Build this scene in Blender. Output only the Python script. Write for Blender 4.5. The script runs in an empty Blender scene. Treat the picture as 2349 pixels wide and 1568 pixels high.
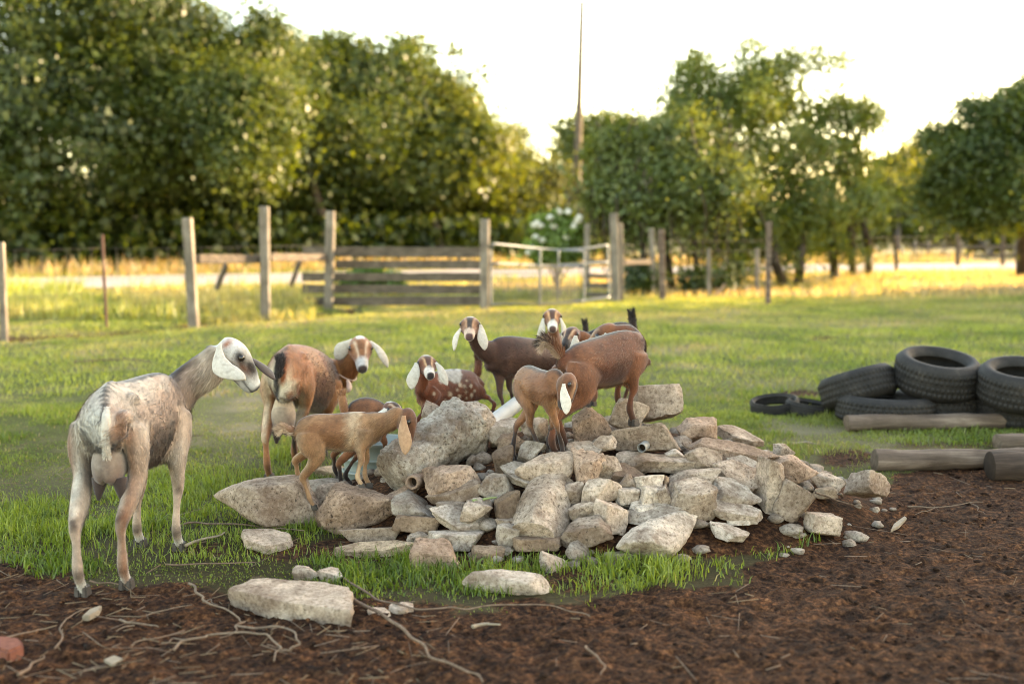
import bpy, bmesh, math, random
import numpy as np
from mathutils import Vector, Matrix, noise as mnoise
from mathutils.kdtree import KDTree

scene = bpy.context.scene
C = scene.collection
rng = np.random.default_rng(7)
random.seed(7)
R = math.radians

# ------------------------------------------------------------------ camera, sky, sun, exposure
CAM_H, PITCH, LENS = 1.32, R(5.6), 40.0
cam_data = bpy.data.cameras.new('camera')
cam_data.lens = LENS; cam_data.sensor_width = 36.0
cam_data.clip_start = 0.05; cam_data.clip_end = 2000
cam_data.dof.use_dof = True
cam_data.dof.focus_distance = 5.0
cam_data.dof.aperture_fstop = 1.4
cam = bpy.data.objects.new('camera', cam_data)
cam.location = (0, 0, CAM_H); cam.rotation_euler = (math.pi/2 - PITCH, 0, 0)
C.objects.link(cam); scene.camera = cam

SUN_EL, SUN_AZ = R(11.5), R(62)
world = bpy.data.worlds.new('World'); scene.world = world; world.use_nodes = True
nt = world.node_tree; nt.nodes.clear()
sky = nt.nodes.new('ShaderNodeTexSky'); sky.sky_type = 'NISHITA'; sky.sun_disc = False
sky.sun_elevation = SUN_EL; sky.sun_rotation = SUN_AZ
sky.altitude = 50; sky.air_density = 1.0; sky.dust_density = 1.2; sky.ozone_density = 1.0
bg = nt.nodes.new('ShaderNodeBackground'); bg.inputs['Strength'].default_value = 0.15
wo = nt.nodes.new('ShaderNodeOutputWorld')
nt.links.new(sky.outputs[0], bg.inputs[0]); nt.links.new(bg.outputs[0], wo.inputs[0])

sun_data = bpy.data.lights.new('sun', 'SUN'); sun_data.energy = 2.35; sun_data.angle = R(0.6)
sun_data.color = (1.0, 0.86, 0.68)
sun = bpy.data.objects.new('sun', sun_data); C.objects.link(sun)
to_sun = Vector((math.sin(SUN_AZ)*math.cos(SUN_EL), math.cos(SUN_AZ)*math.cos(SUN_EL), math.sin(SUN_EL)))
sun.rotation_euler = (-to_sun).to_track_quat('-Z', 'Y').to_euler(); sun.location = (20, 20, 20)

vs = scene.view_settings
vs.view_transform = 'Standard'; vs.look = 'None'; vs.gamma = 1.0; vs.use_curve_mapping = False
vs.exposure = 3.32
try:
    vs.use_white_balance = True; vs.white_balance_temperature = 9000; vs.white_balance_tint = 11
except Exception: pass
scene.render.engine = 'CYCLES'
scene.cycles.use_denoising = True
try: scene.cycles.denoiser = 'OPENIMAGEDENOISE'
except Exception: pass
scene.cycles.pixel_filter_type = 'BLACKMAN_HARRIS'; scene.cycles.filter_width = 0.95
scene.cycles.max_bounces = 6; scene.cycles.diffuse_bounces = 4; scene.cycles.glossy_bounces = 2
scene.cycles.transmission_bounces = 4; scene.cycles.transparent_max_bounces = 4
scene.cycles.caustics_reflective = False; scene.cycles.caustics_refractive = False
scene.cycles.sample_clamp_indirect = 6.0

# ------------------------------------------------------------------ measuring helpers
# (a survey of the photograph: turns a sight line into a place on the ground, the mound or a given distance)
FD = LENS/36.0*2349
def ray(x, y):
    u = (x-1174.5)/FD; v = -(y-784.0)/FD
    cp, sp = math.cos(PITCH), math.sin(PITCH)
    d = Vector((u, cp + v*sp, -sp + v*cp))
    return d / d.y
def D(x, y, Y):
    d = ray(x, y)*Y
    return Vector((d.x, Y, CAM_H + d.z))
def G(x, y, z=0.0):
    d = ray(x, y)
    return D(x, y, (z-CAM_H)/d.z)
MCX, MCY, MRX, MRY, MH = 0.42, 5.55, 1.40, 1.12, 0.42
def mound(X, Y):
    r2 = ((X-MCX)/MRX)**2 + ((Y-MCY)/MRY)**2
    return MH*np.maximum(0.0, 1-r2)**1.15
def M(x, y):
    Y = 3.0
    prev = None
    while Y < 9:
        p = D(x, y, Y)
        if p.z <= float(mound(p.x, p.y)): return p
        Y += 0.01
    return G(x, y)

# ------------------------------------------------------------------ vectorised noise
def _h(i, j, k, s):
    n = (i*374761393 + j*668265263 + k*2147483647 + s*1274126177) & 0xffffffff
    n = ((n ^ (n >> 13))*1274126177) & 0xffffffff
    n = (n ^ (n >> 16)) & 0xffffffff
    return n.astype(np.float64)/4294967295.0
def vnoise(P, scale=1.0, seed=0):
    P = np.asarray(P, dtype=np.float64)*scale
    if P.shape[1] == 2: P = np.c_[P, np.zeros(len(P))]
    I = np.floor(P).astype(np.int64); F = P-I; F = F*F*(3-2*F)
    out = np.zeros(len(P))
    for a in (0, 1):
        wx = F[:,0] if a else 1-F[:,0]
        for b in (0, 1):
            wy = F[:,1] if b else 1-F[:,1]
            for c in (0, 1):
                wz = F[:,2] if c else 1-F[:,2]
                out += wx*wy*wz*_h(I[:,0]+a, I[:,1]+b, I[:,2]+c, seed)
    return out*2-1
def fbm(P, scale=1.0, octv=4, seed=0, gain=0.5):
    o = np.zeros(len(P)); a = 1.0; s = scale; tot = 0
    for i in range(octv):
        o += a*vnoise(P, s, seed+i*17); tot += a; a *= gain; s *= 2.03
    return o/tot

# ------------------------------------------------------------------ object helpers
def tag(o, label=None, cat=None, group=None, kind=None):
    if label: o['label'] = label
    if cat: o['category'] = cat
    if group: o['group'] = group
    if kind: o['kind'] = kind
    return o
def thing(name, label, cat, loc=(0,0,0), group=None):
    o = bpy.data.objects.new(name, None); o.empty_display_size = 0.1
    o.location = loc; C.objects.link(o)
    return tag(o, label, cat, group)
def link(name, me, mat=None, parent=None):
    o = bpy.data.objects.new(name, me); C.objects.link(o)
    if mat is not None: me.materials.append(mat)
    if parent is not None:
        o.parent = parent
        off = Vector(parent.location); q = parent.parent
        while q is not None: off = off + Vector(q.location); q = q.parent
        o.location = -off          # mesh data of parts is in world metres
    return o
def mesh_np(name, V, T=None, Q=None, col=None, smooth=False):
    """mesh from arrays of triangles and/or quads"""
    me = bpy.data.meshes.new(name)
    V = np.asarray(V, dtype=np.float32)
    loops = []; starts = []; n = 0
    if T is not None and len(T):
        T = np.asarray(T, dtype=np.int32); loops.append(T.ravel()); starts.append(np.arange(len(T))*3); n = len(T)*3
    if Q is not None and len(Q):
        Q = np.asarray(Q, dtype=np.int32); loops.append(Q.ravel()); starts.append(n + np.arange(len(Q))*4)
    L = np.concatenate(loops).astype(np.int32); S = np.concatenate(starts).astype(np.int32)
    me.vertices.add(len(V)); me.vertices.foreach_set('co', V.ravel())
    me.loops.add(len(L)); me.loops.foreach_set('vertex_index', L)
    me.polygons.add(len(S)); me.polygons.foreach_set('loop_start', S)
    me.update(calc_edges=True)
    if col is not None: set_col(me, col)
    if smooth: me.polygons.foreach_set('use_smooth', np.ones(len(S), dtype=bool))
    return me
def set_col(me, col, name='col'):
    a = me.attributes.new(name, 'FLOAT_COLOR', 'POINT')
    c = np.ones((len(me.vertices), 4), dtype=np.float32); c[:, :3] = col
    a.data.foreach_set('color', c.ravel())
def set_float(me, v, name):
    a = me.attributes.new(name, 'FLOAT', 'POINT'); a.data.foreach_set('value', np.asarray(v, dtype=np.float32))
def srgb(r, g, b):
    f = lambda c: (c/255/12.92) if c/255 <= 0.04045 else ((c/255+0.055)/1.055)**2.4
    return np.array([f(r), f(g), f(b)])

def catmull(pts, n):
    P = np.asarray(pts, dtype=float); m = len(P)
    P = np.vstack([2*P[0]-P[1], P, 2*P[-1]-P[-2]])
    u = np.linspace(0, m-1, n); i = np.minimum(u.astype(int), m-2); f = (u-i)[:, None]
    a, b, c, d = P[i], P[i+1], P[i+2], P[i+3]
    return 0.5*((2*b) + (-a+c)*f + (2*a-5*b+4*c-d)*f**2 + (-a+3*b-3*c+d)*f**3)
def loft(pts, radii, up=(0,0,1), n=24, k=16, cap=True):
    """tube of elliptical rings: returns V, quads, tris, t, v(up), w(side), tangent"""
    P = catmull(pts, n); r = np.asarray([(q, q) if np.isscalar(q) else q for q in radii], dtype=float)
    Rr = np.maximum(catmull(r, n), 1e-4)
    Tn = np.gradient(P, axis=0); Tn /= np.linalg.norm(Tn, axis=1)[:, None]
    U = np.asarray(up, dtype=float)
    S = np.cross(Tn, U); ln = np.linalg.norm(S, axis=1)
    bad = ln < 0.05
    S[bad] = np.cross(Tn[bad], np.array([1.0, 0.02, 0])); S /= np.linalg.norm(S, axis=1)[:, None]
    B = np.cross(S, Tn)
    a = np.arange(k)/k*2*math.pi
    ca, sa = np.cos(a), np.sin(a)
    V = P[:, None, :] + S[:, None, :]*(Rr[:, 0, None]*ca)[:, :, None] + B[:, None, :]*(Rr[:, 1, None]*sa)[:, :, None]
    V = V.reshape(-1, 3)
    i, j = np.meshgrid(np.arange(n-1), np.arange(k), indexing='ij')
    j2 = (j+1) % k
    Q = np.stack([i*k+j, i*k+j2, (i+1)*k+j2, (i+1)*k+j], -1).reshape(-1, 4)
    t = np.repeat(np.linspace(0, 1, n), k); v = np.tile(sa, n); w = np.tile(ca, n)
    TT = np.repeat(Tn, k, axis=0)
    Tr = []
    if cap:
        V = np.vstack([V, P[0], P[-1]]); a0, a1 = n*k, n*k+1
        jj = np.arange(k); jn = (jj+1) % k
        Tr = np.vstack([np.stack([np.full(k, a0), jn, jj], -1), np.stack([np.full(k, a1), (n-1)*k+jj, (n-1)*k+jn], -1)])
        t = np.r_[t, 0, 1]; v = np.r_[v, 0, 0]; w = np.r_[w, 0, 0]; TT = np.vstack([TT, Tn[0], Tn[-1]])
    return V, Q, np.asarray(Tr, dtype=int).reshape(-1, 3), t, v, w, TT
def tube_mesh(name, pts, radii, n=None, k=10, jitter=0.0, seed=0, smooth=True, up=(0,0,1)):
    n = n or max(6, len(pts)*4)
    V, Q, T, *_ = loft(pts, radii, up=up, n=n, k=k)
    if jitter: 
        d = fbm(V, 14, 3, seed)[:, None]; d2 = fbm(V, 14, 3, seed+5)[:, None]; d3 = fbm(V, 14, 3, seed+9)[:, None]
        V = V + np.hstack([d, d2, d3])*jitter
    return mesh_np(name, V, T, Q, smooth=smooth)
def bevel_box(name, sx, sy, sz, bev=0.005, rot=None, loc=(0,0,0), seed=None, rough=0.0, segs=1):
    bm = bmesh.new(); bmesh.ops.create_cube(bm, size=1)
    for v in bm.verts: v.co = Vector((v.co.x*sx, v.co.y*sy, v.co.z*sz))
    if rough:
        L = max(range(3), key=lambda i: (sx, sy, sz)[i])
        es = [e for e in bm.edges if abs((e.verts[0].co-e.verts[1].co)[L]) > 0.5*(sx, sy, sz)[L]]
        bmesh.ops.subdivide_edges(bm, edges=es, cuts=9, use_grid_fill=True)
    if bev: bmesh.ops.bevel(bm, geom=[e for e in bm.edges if e.is_manifold and e.calc_face_angle(0) > 0.5], offset=bev, segments=segs, affect='EDGES')
    if rough:
        for v in bm.verts:
            q = v.co*9 + Vector((seed*3.1, seed*1.7, 0))
            v.co += Vector((mnoise.noise(q), mnoise.noise(q+Vector((9,3,1))), mnoise.noise(q+Vector((3,9,5)))))*rough
    Mx = Matrix.Translation(loc) @ (rot.to_4x4() if rot is not None else Matrix.Identity(4))
    bm.transform(Mx)
    me = bpy.data.meshes.new(name); bm.to_mesh(me); bm.free()
    return me

V3 = lambda p: np.array(p, dtype=float)
WHITE = srgb(206, 198, 188)
def smoothstep(a, b, x): 
    t = np.clip((x-a)/(b-a), 0, 1); return t*t*(3-2*t)
def lerp3(a, b, f): return a*(1-f[:, None]) + b*f[:, None]


# ------------------------------------------------------------------ materials
class NT:
    def __init__(s, name):
        s.m = bpy.data.materials.new(name); s.m.use_nodes = True; s.t = s.m.node_tree; s.t.nodes.clear()
        s.out = s.n('ShaderNodeOutputMaterial')
    def n(s, ty, **kw):
        nd = s.t.nodes.new(ty)
        for k, v in kw.items():
            if k.startswith('i_'): nd.inputs[k[2:].replace('_', ' ')].default_value = v
            else: setattr(nd, k, v)
        return nd
    def l(s, a, b): s.t.links.new(a, b)
    def noise(s, scale, detail=5, rough=0.55, vec=None, dist=0.0):
        nd = s.n('ShaderNodeTexNoise'); nd.inputs['Scale'].default_value = scale; nd.inputs['Detail'].default_value = detail
        nd.inputs['Roughness'].default_value = rough; nd.inputs['Distortion'].default_value = dist
        if vec is not None: s.l(vec, nd.inputs['Vector'])
        return nd.outputs['Fac']
    def ramp(s, fac, stops):
        nd = s.n('ShaderNodeValToRGB'); e = nd.color_ramp.elements
        while len(e) < len(stops): e.new(0.5)
        for q, (p, c) in zip(e, stops): q.position = p; q.color = (*c, 1) if len(c) == 3 else c
        s.l(fac, nd.inputs[0]); return nd.outputs[0]
    def mix(s, fac, a, b, mode='MIX'):
        nd = s.n('ShaderNodeMix', data_type='RGBA', blend_type=mode)
        for sock, val in ((nd.inputs[0], fac), (nd.inputs[6], a), (nd.inputs[7], b)):
            if hasattr(val, 'is_output'): s.l(val, sock)
            elif isinstance(val, (int, float)): sock.default_value = val
            else: sock.default_value = (*val, 1)
        return nd.outputs[2]
    def math(s, op, a, b=0.0, clamp=False):
        nd = s.n('ShaderNodeMath', operation=op, use_clamp=clamp)
        for sock, val in ((nd.inputs[0], a), (nd.inputs[1], b)):
            if hasattr(val, 'is_output'): s.l(val, sock)
            else: sock.default_value = val
        return nd.outputs[0]
    def attr(s, name):
        nd = s.n('ShaderNodeAttribute'); nd.attribute_name = name; return nd
    def coord(s, which='Object'): return s.n('ShaderNodeTexCoord').outputs[which]
    def mapping(s, vec, scale):
        nd = s.n('ShaderNodeMapping'); nd.inputs['Scale'].default_value = scale; s.l(vec, nd.inputs[0]); return nd.outputs[0]
    def bump(s, h, strength=0.5, dist=0.02):
        nd = s.n('ShaderNodeBump'); nd.inputs['Strength'].default_value = strength; nd.inputs['Distance'].default_value = dist
        s.l(h, nd.inputs['Height']); return nd.outputs[0]
    def bsdf(s, color, rough=0.8, spec=0.3, normal=None, metal=0.0, **kw):
        nd = s.n('ShaderNodeBsdfPrincipled')
        for k, v in (('Base Color', color), ('Roughness', rough), ('Metallic', metal), ('Specular IOR Level', spec)):
            if hasattr(v, 'is_output'): s.l(v, nd.inputs[k])
            elif k == 'Base Color': nd.inputs[k].default_value = (*v, 1)
            else: nd.inputs[k].default_value = v
        for k, v in kw.items(): nd.inputs[k].default_value = v
        if normal is not None: s.l(normal, nd.inputs['Normal'])
        s.l(nd.outputs[0], s.out.inputs[0]); return nd

def mat_ground():
    m = NT('pen_ground'); P = m.coord('Object')
    soil = m.attr('soil').outputs['Fac']; dry = m.attr('dry').outputs['Fac']
    n1 = m.noise(7, 8, 0.68, P); n2 = m.noise(45, 6, 0.7, P); n3 = m.noise(170, 4, 0.7, P)
    d1 = m.ramp(n2, [(0.34, (0.007, 0.0028, 0.0015)), (0.49, (0.042, 0.0175, 0.0085)), (0.62, (0.125, 0.056, 0.026)), (0.78, (0.26, 0.135, 0.070))])
    d2 = m.ramp(n1, [(0.36, (0.42, 0.38, 0.36)), (0.52, (0.95, 0.92, 0.90)), (0.66, (1.65, 1.50, 1.32))])
    dirt = m.mix(1.0, d1, d2, 'MULTIPLY')
    g1 = m.ramp(m.noise(3.0, 6, 0.6, P), [(0.3, (0.100, 0.140, 0.026)), (0.55, (0.150, 0.185, 0.040)), (0.75, (0.215, 0.205, 0.075))])
    g1 = m.mix(m.ramp(n2, [(0.40, (.75, .75, .75)), (0.62, (.15, .15, .15))]), g1, (0.060, 0.046, 0.022)); g1 = m.mix(m.math('MULTIPLY', n3, 0.5), g1, (0.035, 0.036, 0.012))
    th = m.mix(m.ramp(n2, [(0.38, (0,0,0)), (0.62, (1,1,1))]), (0.018, 0.011, 0.006), (0.060, 0.040, 0.018)); th = m.mix(m.math('MULTIPLY', n3, 0.6), th, (0.036, 0.040, 0.010))
    g1 = m.mix(m.attr('open').outputs['Fac'], th, g1)
    g = m.mix(dry, g1, (0.235, 0.185, 0.115))
    sf = m.math('ADD', soil, m.math('MULTIPLY', m.math('SUBTRACT', n2, 0.5), 0.5), clamp=True)
    col = m.mix(m.ramp(sf, [(0.14, (0,0,0)), (0.42, (1,1,1))]), g, dirt)
    h = m.math('ADD', m.math('MULTIPLY', n2, 0.7), m.math('MULTIPLY', n3, 0.35))
    m.bsdf(col, 0.95, 0.12, m.bump(h, 0.9, 0.03)); return m.m
def mat_attr(name, rough=0.8, spec=0.2, trans=0.0, bumpscale=None, sheen=0.0, tint=1.0):
    m = NT(name); c = m.attr('col').outputs['Color']
    if trans:
        d = m.n('ShaderNodeBsdfDiffuse'); t = m.n('ShaderNodeBsdfTranslucent'); mx = m.n('ShaderNodeMixShader')
        m.l(c, d.inputs[0])
        w = m.mix(1.0, c, (1.75, 1.5, 0.55), 'MULTIPLY'); m.l(w, t.inputs[0])
        mx.inputs[0].default_value = trans
        m.l(d.outputs[0], mx.inputs[1]); m.l(t.outputs[0], mx.inputs[2])
        g = m.n('ShaderNodeBsdfGlossy'); g.inputs['Roughness'].default_value = 0.45; g.inputs[0].default_value = (0.8, 0.8, 0.8, 1)
        m2 = m.n('ShaderNodeMixShader'); m2.inputs[0].default_value = 0.035
        m.l(mx.outputs[0], m2.inputs[1]); m.l(g.outputs[0], m2.inputs[2]); m.l(m2.outputs[0], m.out.inputs[0])
        return m.m
    nrm = None
    if bumpscale:
        P = m.coord('Object'); nrm = m.bump(m.noise(bumpscale, 5, 0.7, P), 0.35, 0.004)
        c = m.mix(1.0, c, m.ramp(m.noise(bumpscale*0.45, 5, 0.7, P), [(0.3, (0.78, 0.77, 0.76)), (0.7, (1.16, 1.15, 1.14))]), 'MULTIPLY')
    b = m.bsdf(c, rough, spec, nrm)
    if sheen:
        b.inputs['Sheen Weight'].default_value = sheen; b.inputs['Sheen Roughness'].default_value = 0.5
    return m.m
def mat_concrete():
    m = NT('broken_concrete'); P = m.coord('Object'); oi = m.n('ShaderNodeObjectInfo')
    rnd = oi.outputs['Random']; base = oi.outputs['Color']
    off = m.n('ShaderNodeVectorMath', operation='ADD'); cmb = m.n('ShaderNodeCombineXYZ')
    for i in range(3): m.l(m.math('MULTIPLY', rnd, 37.0+i*11), cmb.inputs[i])
    m.l(P, off.inputs[0]); m.l(cmb.outputs[0], off.inputs[1]); V = off.outputs[0]
    n1 = m.noise(9, 7, 0.65, V); n2 = m.noise(60, 6, 0.75, V); n3 = m.noise(210, 4, 0.75, V)
    vor = m.n('ShaderNodeTexVoronoi'); vor.inputs['Scale'].default_value = 48; vor.inputs['Randomness'].default_value = 1.0
    wv = m.n('ShaderNodeVectorMath', operation='ADD'); nz = m.n('ShaderNodeTexNoise'); nz.inputs['Scale'].default_value = 30; nz.inputs['Detail'].default_value = 4; m.l(V, nz.inputs['Vector'])
    sc_ = m.n('ShaderNodeVectorMath', operation='SCALE'); sc_.inputs['Scale'].default_value = .05; m.l(nz.outputs['Color'], sc_.inputs[0]); m.l(V, wv.inputs[0]); m.l(sc_.outputs[0], wv.inputs[1]); m.l(wv.outputs[0], vor.inputs['Vector'])
    pn = m.math('ADD', m.math('MULTIPLY', m.noise(85, 3, 0.6, V), 1.0), m.math('MULTIPLY', m.math('SUBTRACT', vor.outputs['Distance'], 0.3), 0.28))
    pit = m.ramp(pn, [(0.36, (0,0,0)), (0.43, (1,1,1))])
    c = m.mix(1.0, base, m.ramp(n1, [(0.28, (0.50, 0.46, 0.43)), (0.5, (0.95, 0.93, 0.92)), (0.7, (1.28, 1.27, 1.26))]), 'MULTIPLY')
    c = m.mix(1.0, c, m.ramp(n2, [(0.30, (0.24, 0.17, 0.125)), (0.46, (0.86, 0.81, 0.76)), (0.68, (1.30, 1.27, 1.23))]), 'MULTIPLY')
    stain = m.ramp(m.noise(5.5, 6, 0.7, V), [(0.47, (0,0,0)), (0.66, (1,1,1))])
    c = m.mix(m.math('MULTIPLY', stain, 0.9), c, m.mix(n2, (0.09, 0.05, 0.03), (0.32, 0.21, 0.15)))
    al = oi.outputs['Alpha']
    pf = m.math('MULTIPLY', m.math('SUBTRACT', 1.0, pit), al)
    c = m.mix(m.math('MULTIPLY', pf, 0.8), c, (0.06, 0.042, 0.03))
    sp = m.ramp(m.noise(120, 2, 0.5, V), [(0.70, (0,0,0)), (0.74, (1,1,1))])
    c = m.mix(m.math('MULTIPLY', sp, 0.7), c, (0.07, 0.045, 0.03))
    h = m.math('ADD', m.math('MULTIPLY', n2, 0.8), m.math('ADD', m.math('MULTIPLY', n3, 0.4), m.math('MULTIPLY', pit, m.math('MULTIPLY', al, 0.6))))
    m.bsdf(c, 0.92, 0.2, m.bump(h, 1.0, 0.022)); return m.m
def mat_wood(name, a, b, ax=2, rough=0.85, sc=1.0):
    m = NT(name); P = m.coord('Object')
    s = [28*sc]*3; s[ax] = 1.6*sc
    g = m.noise(1.0, 6, 0.65, m.mapping(P, s)); n2 = m.noise(5*sc, 5, 0.6, P)
    c = m.ramp(g, [(0.3, tuple(np.array(a)*0.55)), (0.5, a), (0.72, b)])
    c = m.mix(1.0, c, m.ramp(n2, [(0.3, (0.66, 0.63, 0.6)), (0.7, (1.2, 1.18, 1.15))]), 'MULTIPLY')
    m.bsdf(c, rough, 0.2, m.bump(g, 0.6, 0.006)); return m.m
def mat_simple(name, c, rough=0.7, spec=0.3, metal=0.0, var=0.25, scale=20, bump=0.0, **kw):
    m = NT(name); P = m.coord('Object'); n = m.noise(scale, 6, 0.65, P)
    c = np.array(c); col = m.ramp(n, [(0.3, tuple(c*(1-var))), (0.7, tuple(np.minimum(1, c*(1+var))))])
    m.bsdf(col, rough, spec, m.bump(n, bump, 0.006) if bump else None, metal, **kw); return m.m
def mat_rubber():
    m = NT('tyre_rubber'); P = m.coord('Object'); n = m.noise(9, 6, 0.7, P); n2 = m.noise(70, 4, 0.7, P)
    c = m.ramp(n, [(0.35, (0.012, 0.010, 0.009)), (0.6, (0.024, 0.020, 0.018)), (0.75, (0.060, 0.048, 0.038))])
    c = m.mix(m.ramp(n2, [(0.58, (0,0,0)), (0.75, (.5,.5,.5))]), c, (0.075, 0.06, 0.047))
    m.bsdf(c, 0.72, 0.28, m.bump(n2, 0.3, 0.004)); return m.m

MT = dict(
    ground=mat_ground(), concrete=mat_concrete(),
    coat=mat_attr('goat_coat', 0.72, 0.22, bumpscale=160, sheen=0.25),
    fur=mat_attr('goat_fur', 0.6, 0.25, sheen=0.2),
    leaf=mat_attr('leaf', trans=0.36), leaf_far=mat_attr('leaf_lit', trans=0.62), grass=mat_attr('grass_blade', trans=0.38),  # far leaf copy with extra translucence, a sunlit glow set in the material
    bark=mat_wood('bark', (0.075, 0.055, 0.04), (0.15, 0.115, 0.085), sc=0.5),
    greypost=mat_wood('weathered_post', (0.185, 0.155, 0.125), (0.30, 0.26, 0.22)),
    greyboard=mat_wood('weathered_board', (0.105, 0.082, 0.063), (0.175, 0.14, 0.11), ax=0),
    log=mat_wood('log_wood', (0.125, 0.088, 0.068), (0.26, 0.195, 0.155), ax=0),
    darklog=mat_wood('dark_wet_wood', (0.05, 0.034, 0.027), (0.10, 0.068, 0.052), ax=0),
    pole=mat_wood('utility_pole_wood', (0.13, 0.10, 0.075), (0.21, 0.165, 0.13)),
    stick=mat_simple('stick_bark', (0.145, 0.095, 0.066), 0.85, 0.2, var=0.45, scale=60, bump=0.5),
    pale_stick=mat_simple('bare_stick', (0.15, 0.105, 0.075), 0.85, 0.2, var=0.4, scale=50, bump=0.5),
    rubber=mat_rubber(),
    galv=mat_simple('galvanised_steel', (0.145, 0.155, 0.155), 0.5, 0.5, metal=0.35, var=0.12, scale=14),
    rust=mat_simple('rusty_steel', (0.085, 0.043, 0.03), 0.85, 0.3, var=0.4, scale=35),
    wire=mat_simple('fence_wire', (0.07, 0.062, 0.055), 0.6, 0.4, metal=0.3),
    pvc=mat_simple('white_pipe', (0.50, 0.475, 0.435), 0.5, 0.4, var=0.12, scale=12),
    greypipe=mat_simple('grey_pipe', (0.17, 0.165, 0.155), 0.6, 0.4, var=0.2),
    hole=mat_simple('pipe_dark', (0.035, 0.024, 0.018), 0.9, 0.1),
    rustpipe=mat_simple('clay_pipe', (0.22, 0.145, 0.105), 0.85, 0.2, var=0.4, scale=60, bump=0.5),
    tub=mat_simple('grey_plastic', (0.20, 0.235, 0.225), 0.42, 0.45, var=0.1, scale=8),
    brick=mat_simple('red_brick', (0.17, 0.062, 0.042), 0.9, 0.15, var=0.3, scale=40, bump=0.4),
    hoof=mat_simple('hoof_horn', (0.06, 0.048, 0.042), 0.55, 0.35, var=0.3, scale=60),
    eye=mat_simple('eye_dark', (0.016, 0.010, 0.007), 0.12, 0.6, var=0.1),
    road=mat_simple('gravel_road', (0.34, 0.29, 0.265), 0.95, 0.1, var=0.15, scale=3),
    petal=mat_simple('white_petal', (0.50, 0.47, 0.40), 0.7, 0.2, var=0.08),
    string=mat_simple('collar_string', (0.62, 0.42, 0.34), 0.8, 0.2, var=0.1),
    straw=mat_simple('straw', (0.15, 0.10, 0.06), 0.85, 0.2, var=0.35, scale=10),
    green_stalk=mat_simple('green_stalk', (0.17, 0.20, 0.08), 0.6, 0.3),
    cutend=mat_simple('log_end_grain', (0.12, 0.085, 0.062), 0.9, 0.1, var=0.4, scale=30),
    chip=mat_simple('pale_wood_chip', (0.23, 0.18, 0.13), 0.8, 0.2, var=0.2, scale=40),
)
# ------------------------------------------------------------------ ground
def to_px(X, Y, Z):
    cp, sp = math.cos(PITCH), math.sin(PITCH)
    dz = Z-CAM_H
    f = Y*cp - dz*sp; u = Y*sp + dz*cp
    f = np.maximum(f, 0.05)
    return 1174.5+X/f*FD, 784-u/f*FD
SOIL_X = [-3000, 0, 60, 430, 600, 800, 1030, 1300, 1500, 1690, 1760, 1850, 1930, 2000, 2060, 2200, 5000]
SOIL_Y = [1330, 1300, 1318, 1352, 1368, 1392, 1402, 1378, 1358, 1336, 1300, 1245, 1195, 1130, 1088, 1066, 1050]
def soil_mask(X, Y):
    """1 = bare dark soil, 0 = grass (mapped from the edge line of the worn ground)"""
    px, py = to_px(X, Y, 0)
    P = np.c_[X, Y]
    e = np.interp(px, SOIL_X, SOIL_Y) + 26*fbm(P, 3.2, 3, 5)*(np.clip(6/np.maximum(Y, .5), 0, 2)) + 14*fbm(P, 11, 2, 6)
    s = np.clip((py-e)/26+.5, 0, 1)
    s = np.where(Y < 2.2, 1.0, s)
    def blob(cx, cy, rx, ry, amt):
        return amt*np.clip(1.25-(((px-cx)/rx)**2+((py-cy)/ry)**2)+.5*fbm(P, 4, 3, int(cx)), 0, 1)
    for b in ((820, 1268, 130, 34, .8), (640, 1262, 90, 30, .55), (1940, 1050, 80, 26, .55), (1840, 905, 60, 14, .7), (1330, 1330, 90, 34, .5), (1120, 1290, 120, 30, .6), (50, 775, 60, 8, .8),
              (1150, 1205, 120, 60, .55), (470, 1260, 90, 22, .35), (2070, 1180, 70, 60, .9), (1890, 775, 40, 5, .5), (2180, 1020, 180, 14, .3)):
        s = np.maximum(s, blob(*b))
    # ditch-like bare line along the left fence
    yl = np.interp(px, [-200, 0, 240, 445, 610, 800], [790, 772, 762, 744, 728, 712])
    s = np.maximum(s, .9*np.clip(1.2-np.abs(py-yl)/7+.5*fbm(P, 2, 2, 77), 0, 1)*(px < 815)*(px > -300)*(Y > 10))
    md = mound(X, Y)
    return np.maximum(s, np.clip(md*45, 0, .95))
def dry_mask(X, Y):
    P = np.c_[X, Y]; px, py = to_px(X, Y, 0)
    d = .55*np.clip(fbm(P, .55, 4, 31)*2.0+.05, 0, 1)+.45*np.clip(fbm(P, 2.4, 3, 32)*1.8, 0, 1)
    d = d*np.clip((Y-4.6)/3.5, 0.22, 1)
    d = np.maximum(d, .75*np.clip((Y-19)/6, 0, 1)*np.clip(.7+fbm(P, .4, 3, 33), 0, 1))
    d = np.maximum(d, .9*np.clip(1-np.hypot((px-560)/260, (py-985)/55)+.4*fbm(P, 5, 3, 34), 0, 1))
    return np.clip(d, 0, 1)
def ground_z(X, Y, soil=None):
    P = np.c_[X, Y]
    if soil is None: soil = soil_mask(X, Y)
    near = np.clip((14-Y)/8, 0, 1)
    z = mound(X, Y)*.78 + .010*fbm(P, 1.2, 3, 41)*np.clip(Y/8, .6, 3)
    z += soil*near*(.020*fbm(P, 6, 4, 42, .6)+.022*fbm(P, 22, 4, 43, .65))*(mound(X, Y) < .01)
    px, py = to_px(X, Y, 0)
    yl = np.interp(px, [-200, 0, 240, 445, 610, 800], [790, 772, 762, 744, 728, 712])
    z -= .10*np.exp(-((py-yl)/7)**2)*(px < 830)*(Y > 10)*(Y < 30)
    return z
ys = np.concatenate([np.linspace(-12, 1.6, 26), np.geomspace(1.75, 3.0, 46)[:-1], np.geomspace(3.0, 10, 290)[:-1], np.geomspace(10, 45, 100)[:-1], np.geomspace(45, 900, 60)])
a = np.linspace(-1, 1, 441); us = .52*a + .48*np.sign(a)*np.abs(a)**5*2.6
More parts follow.
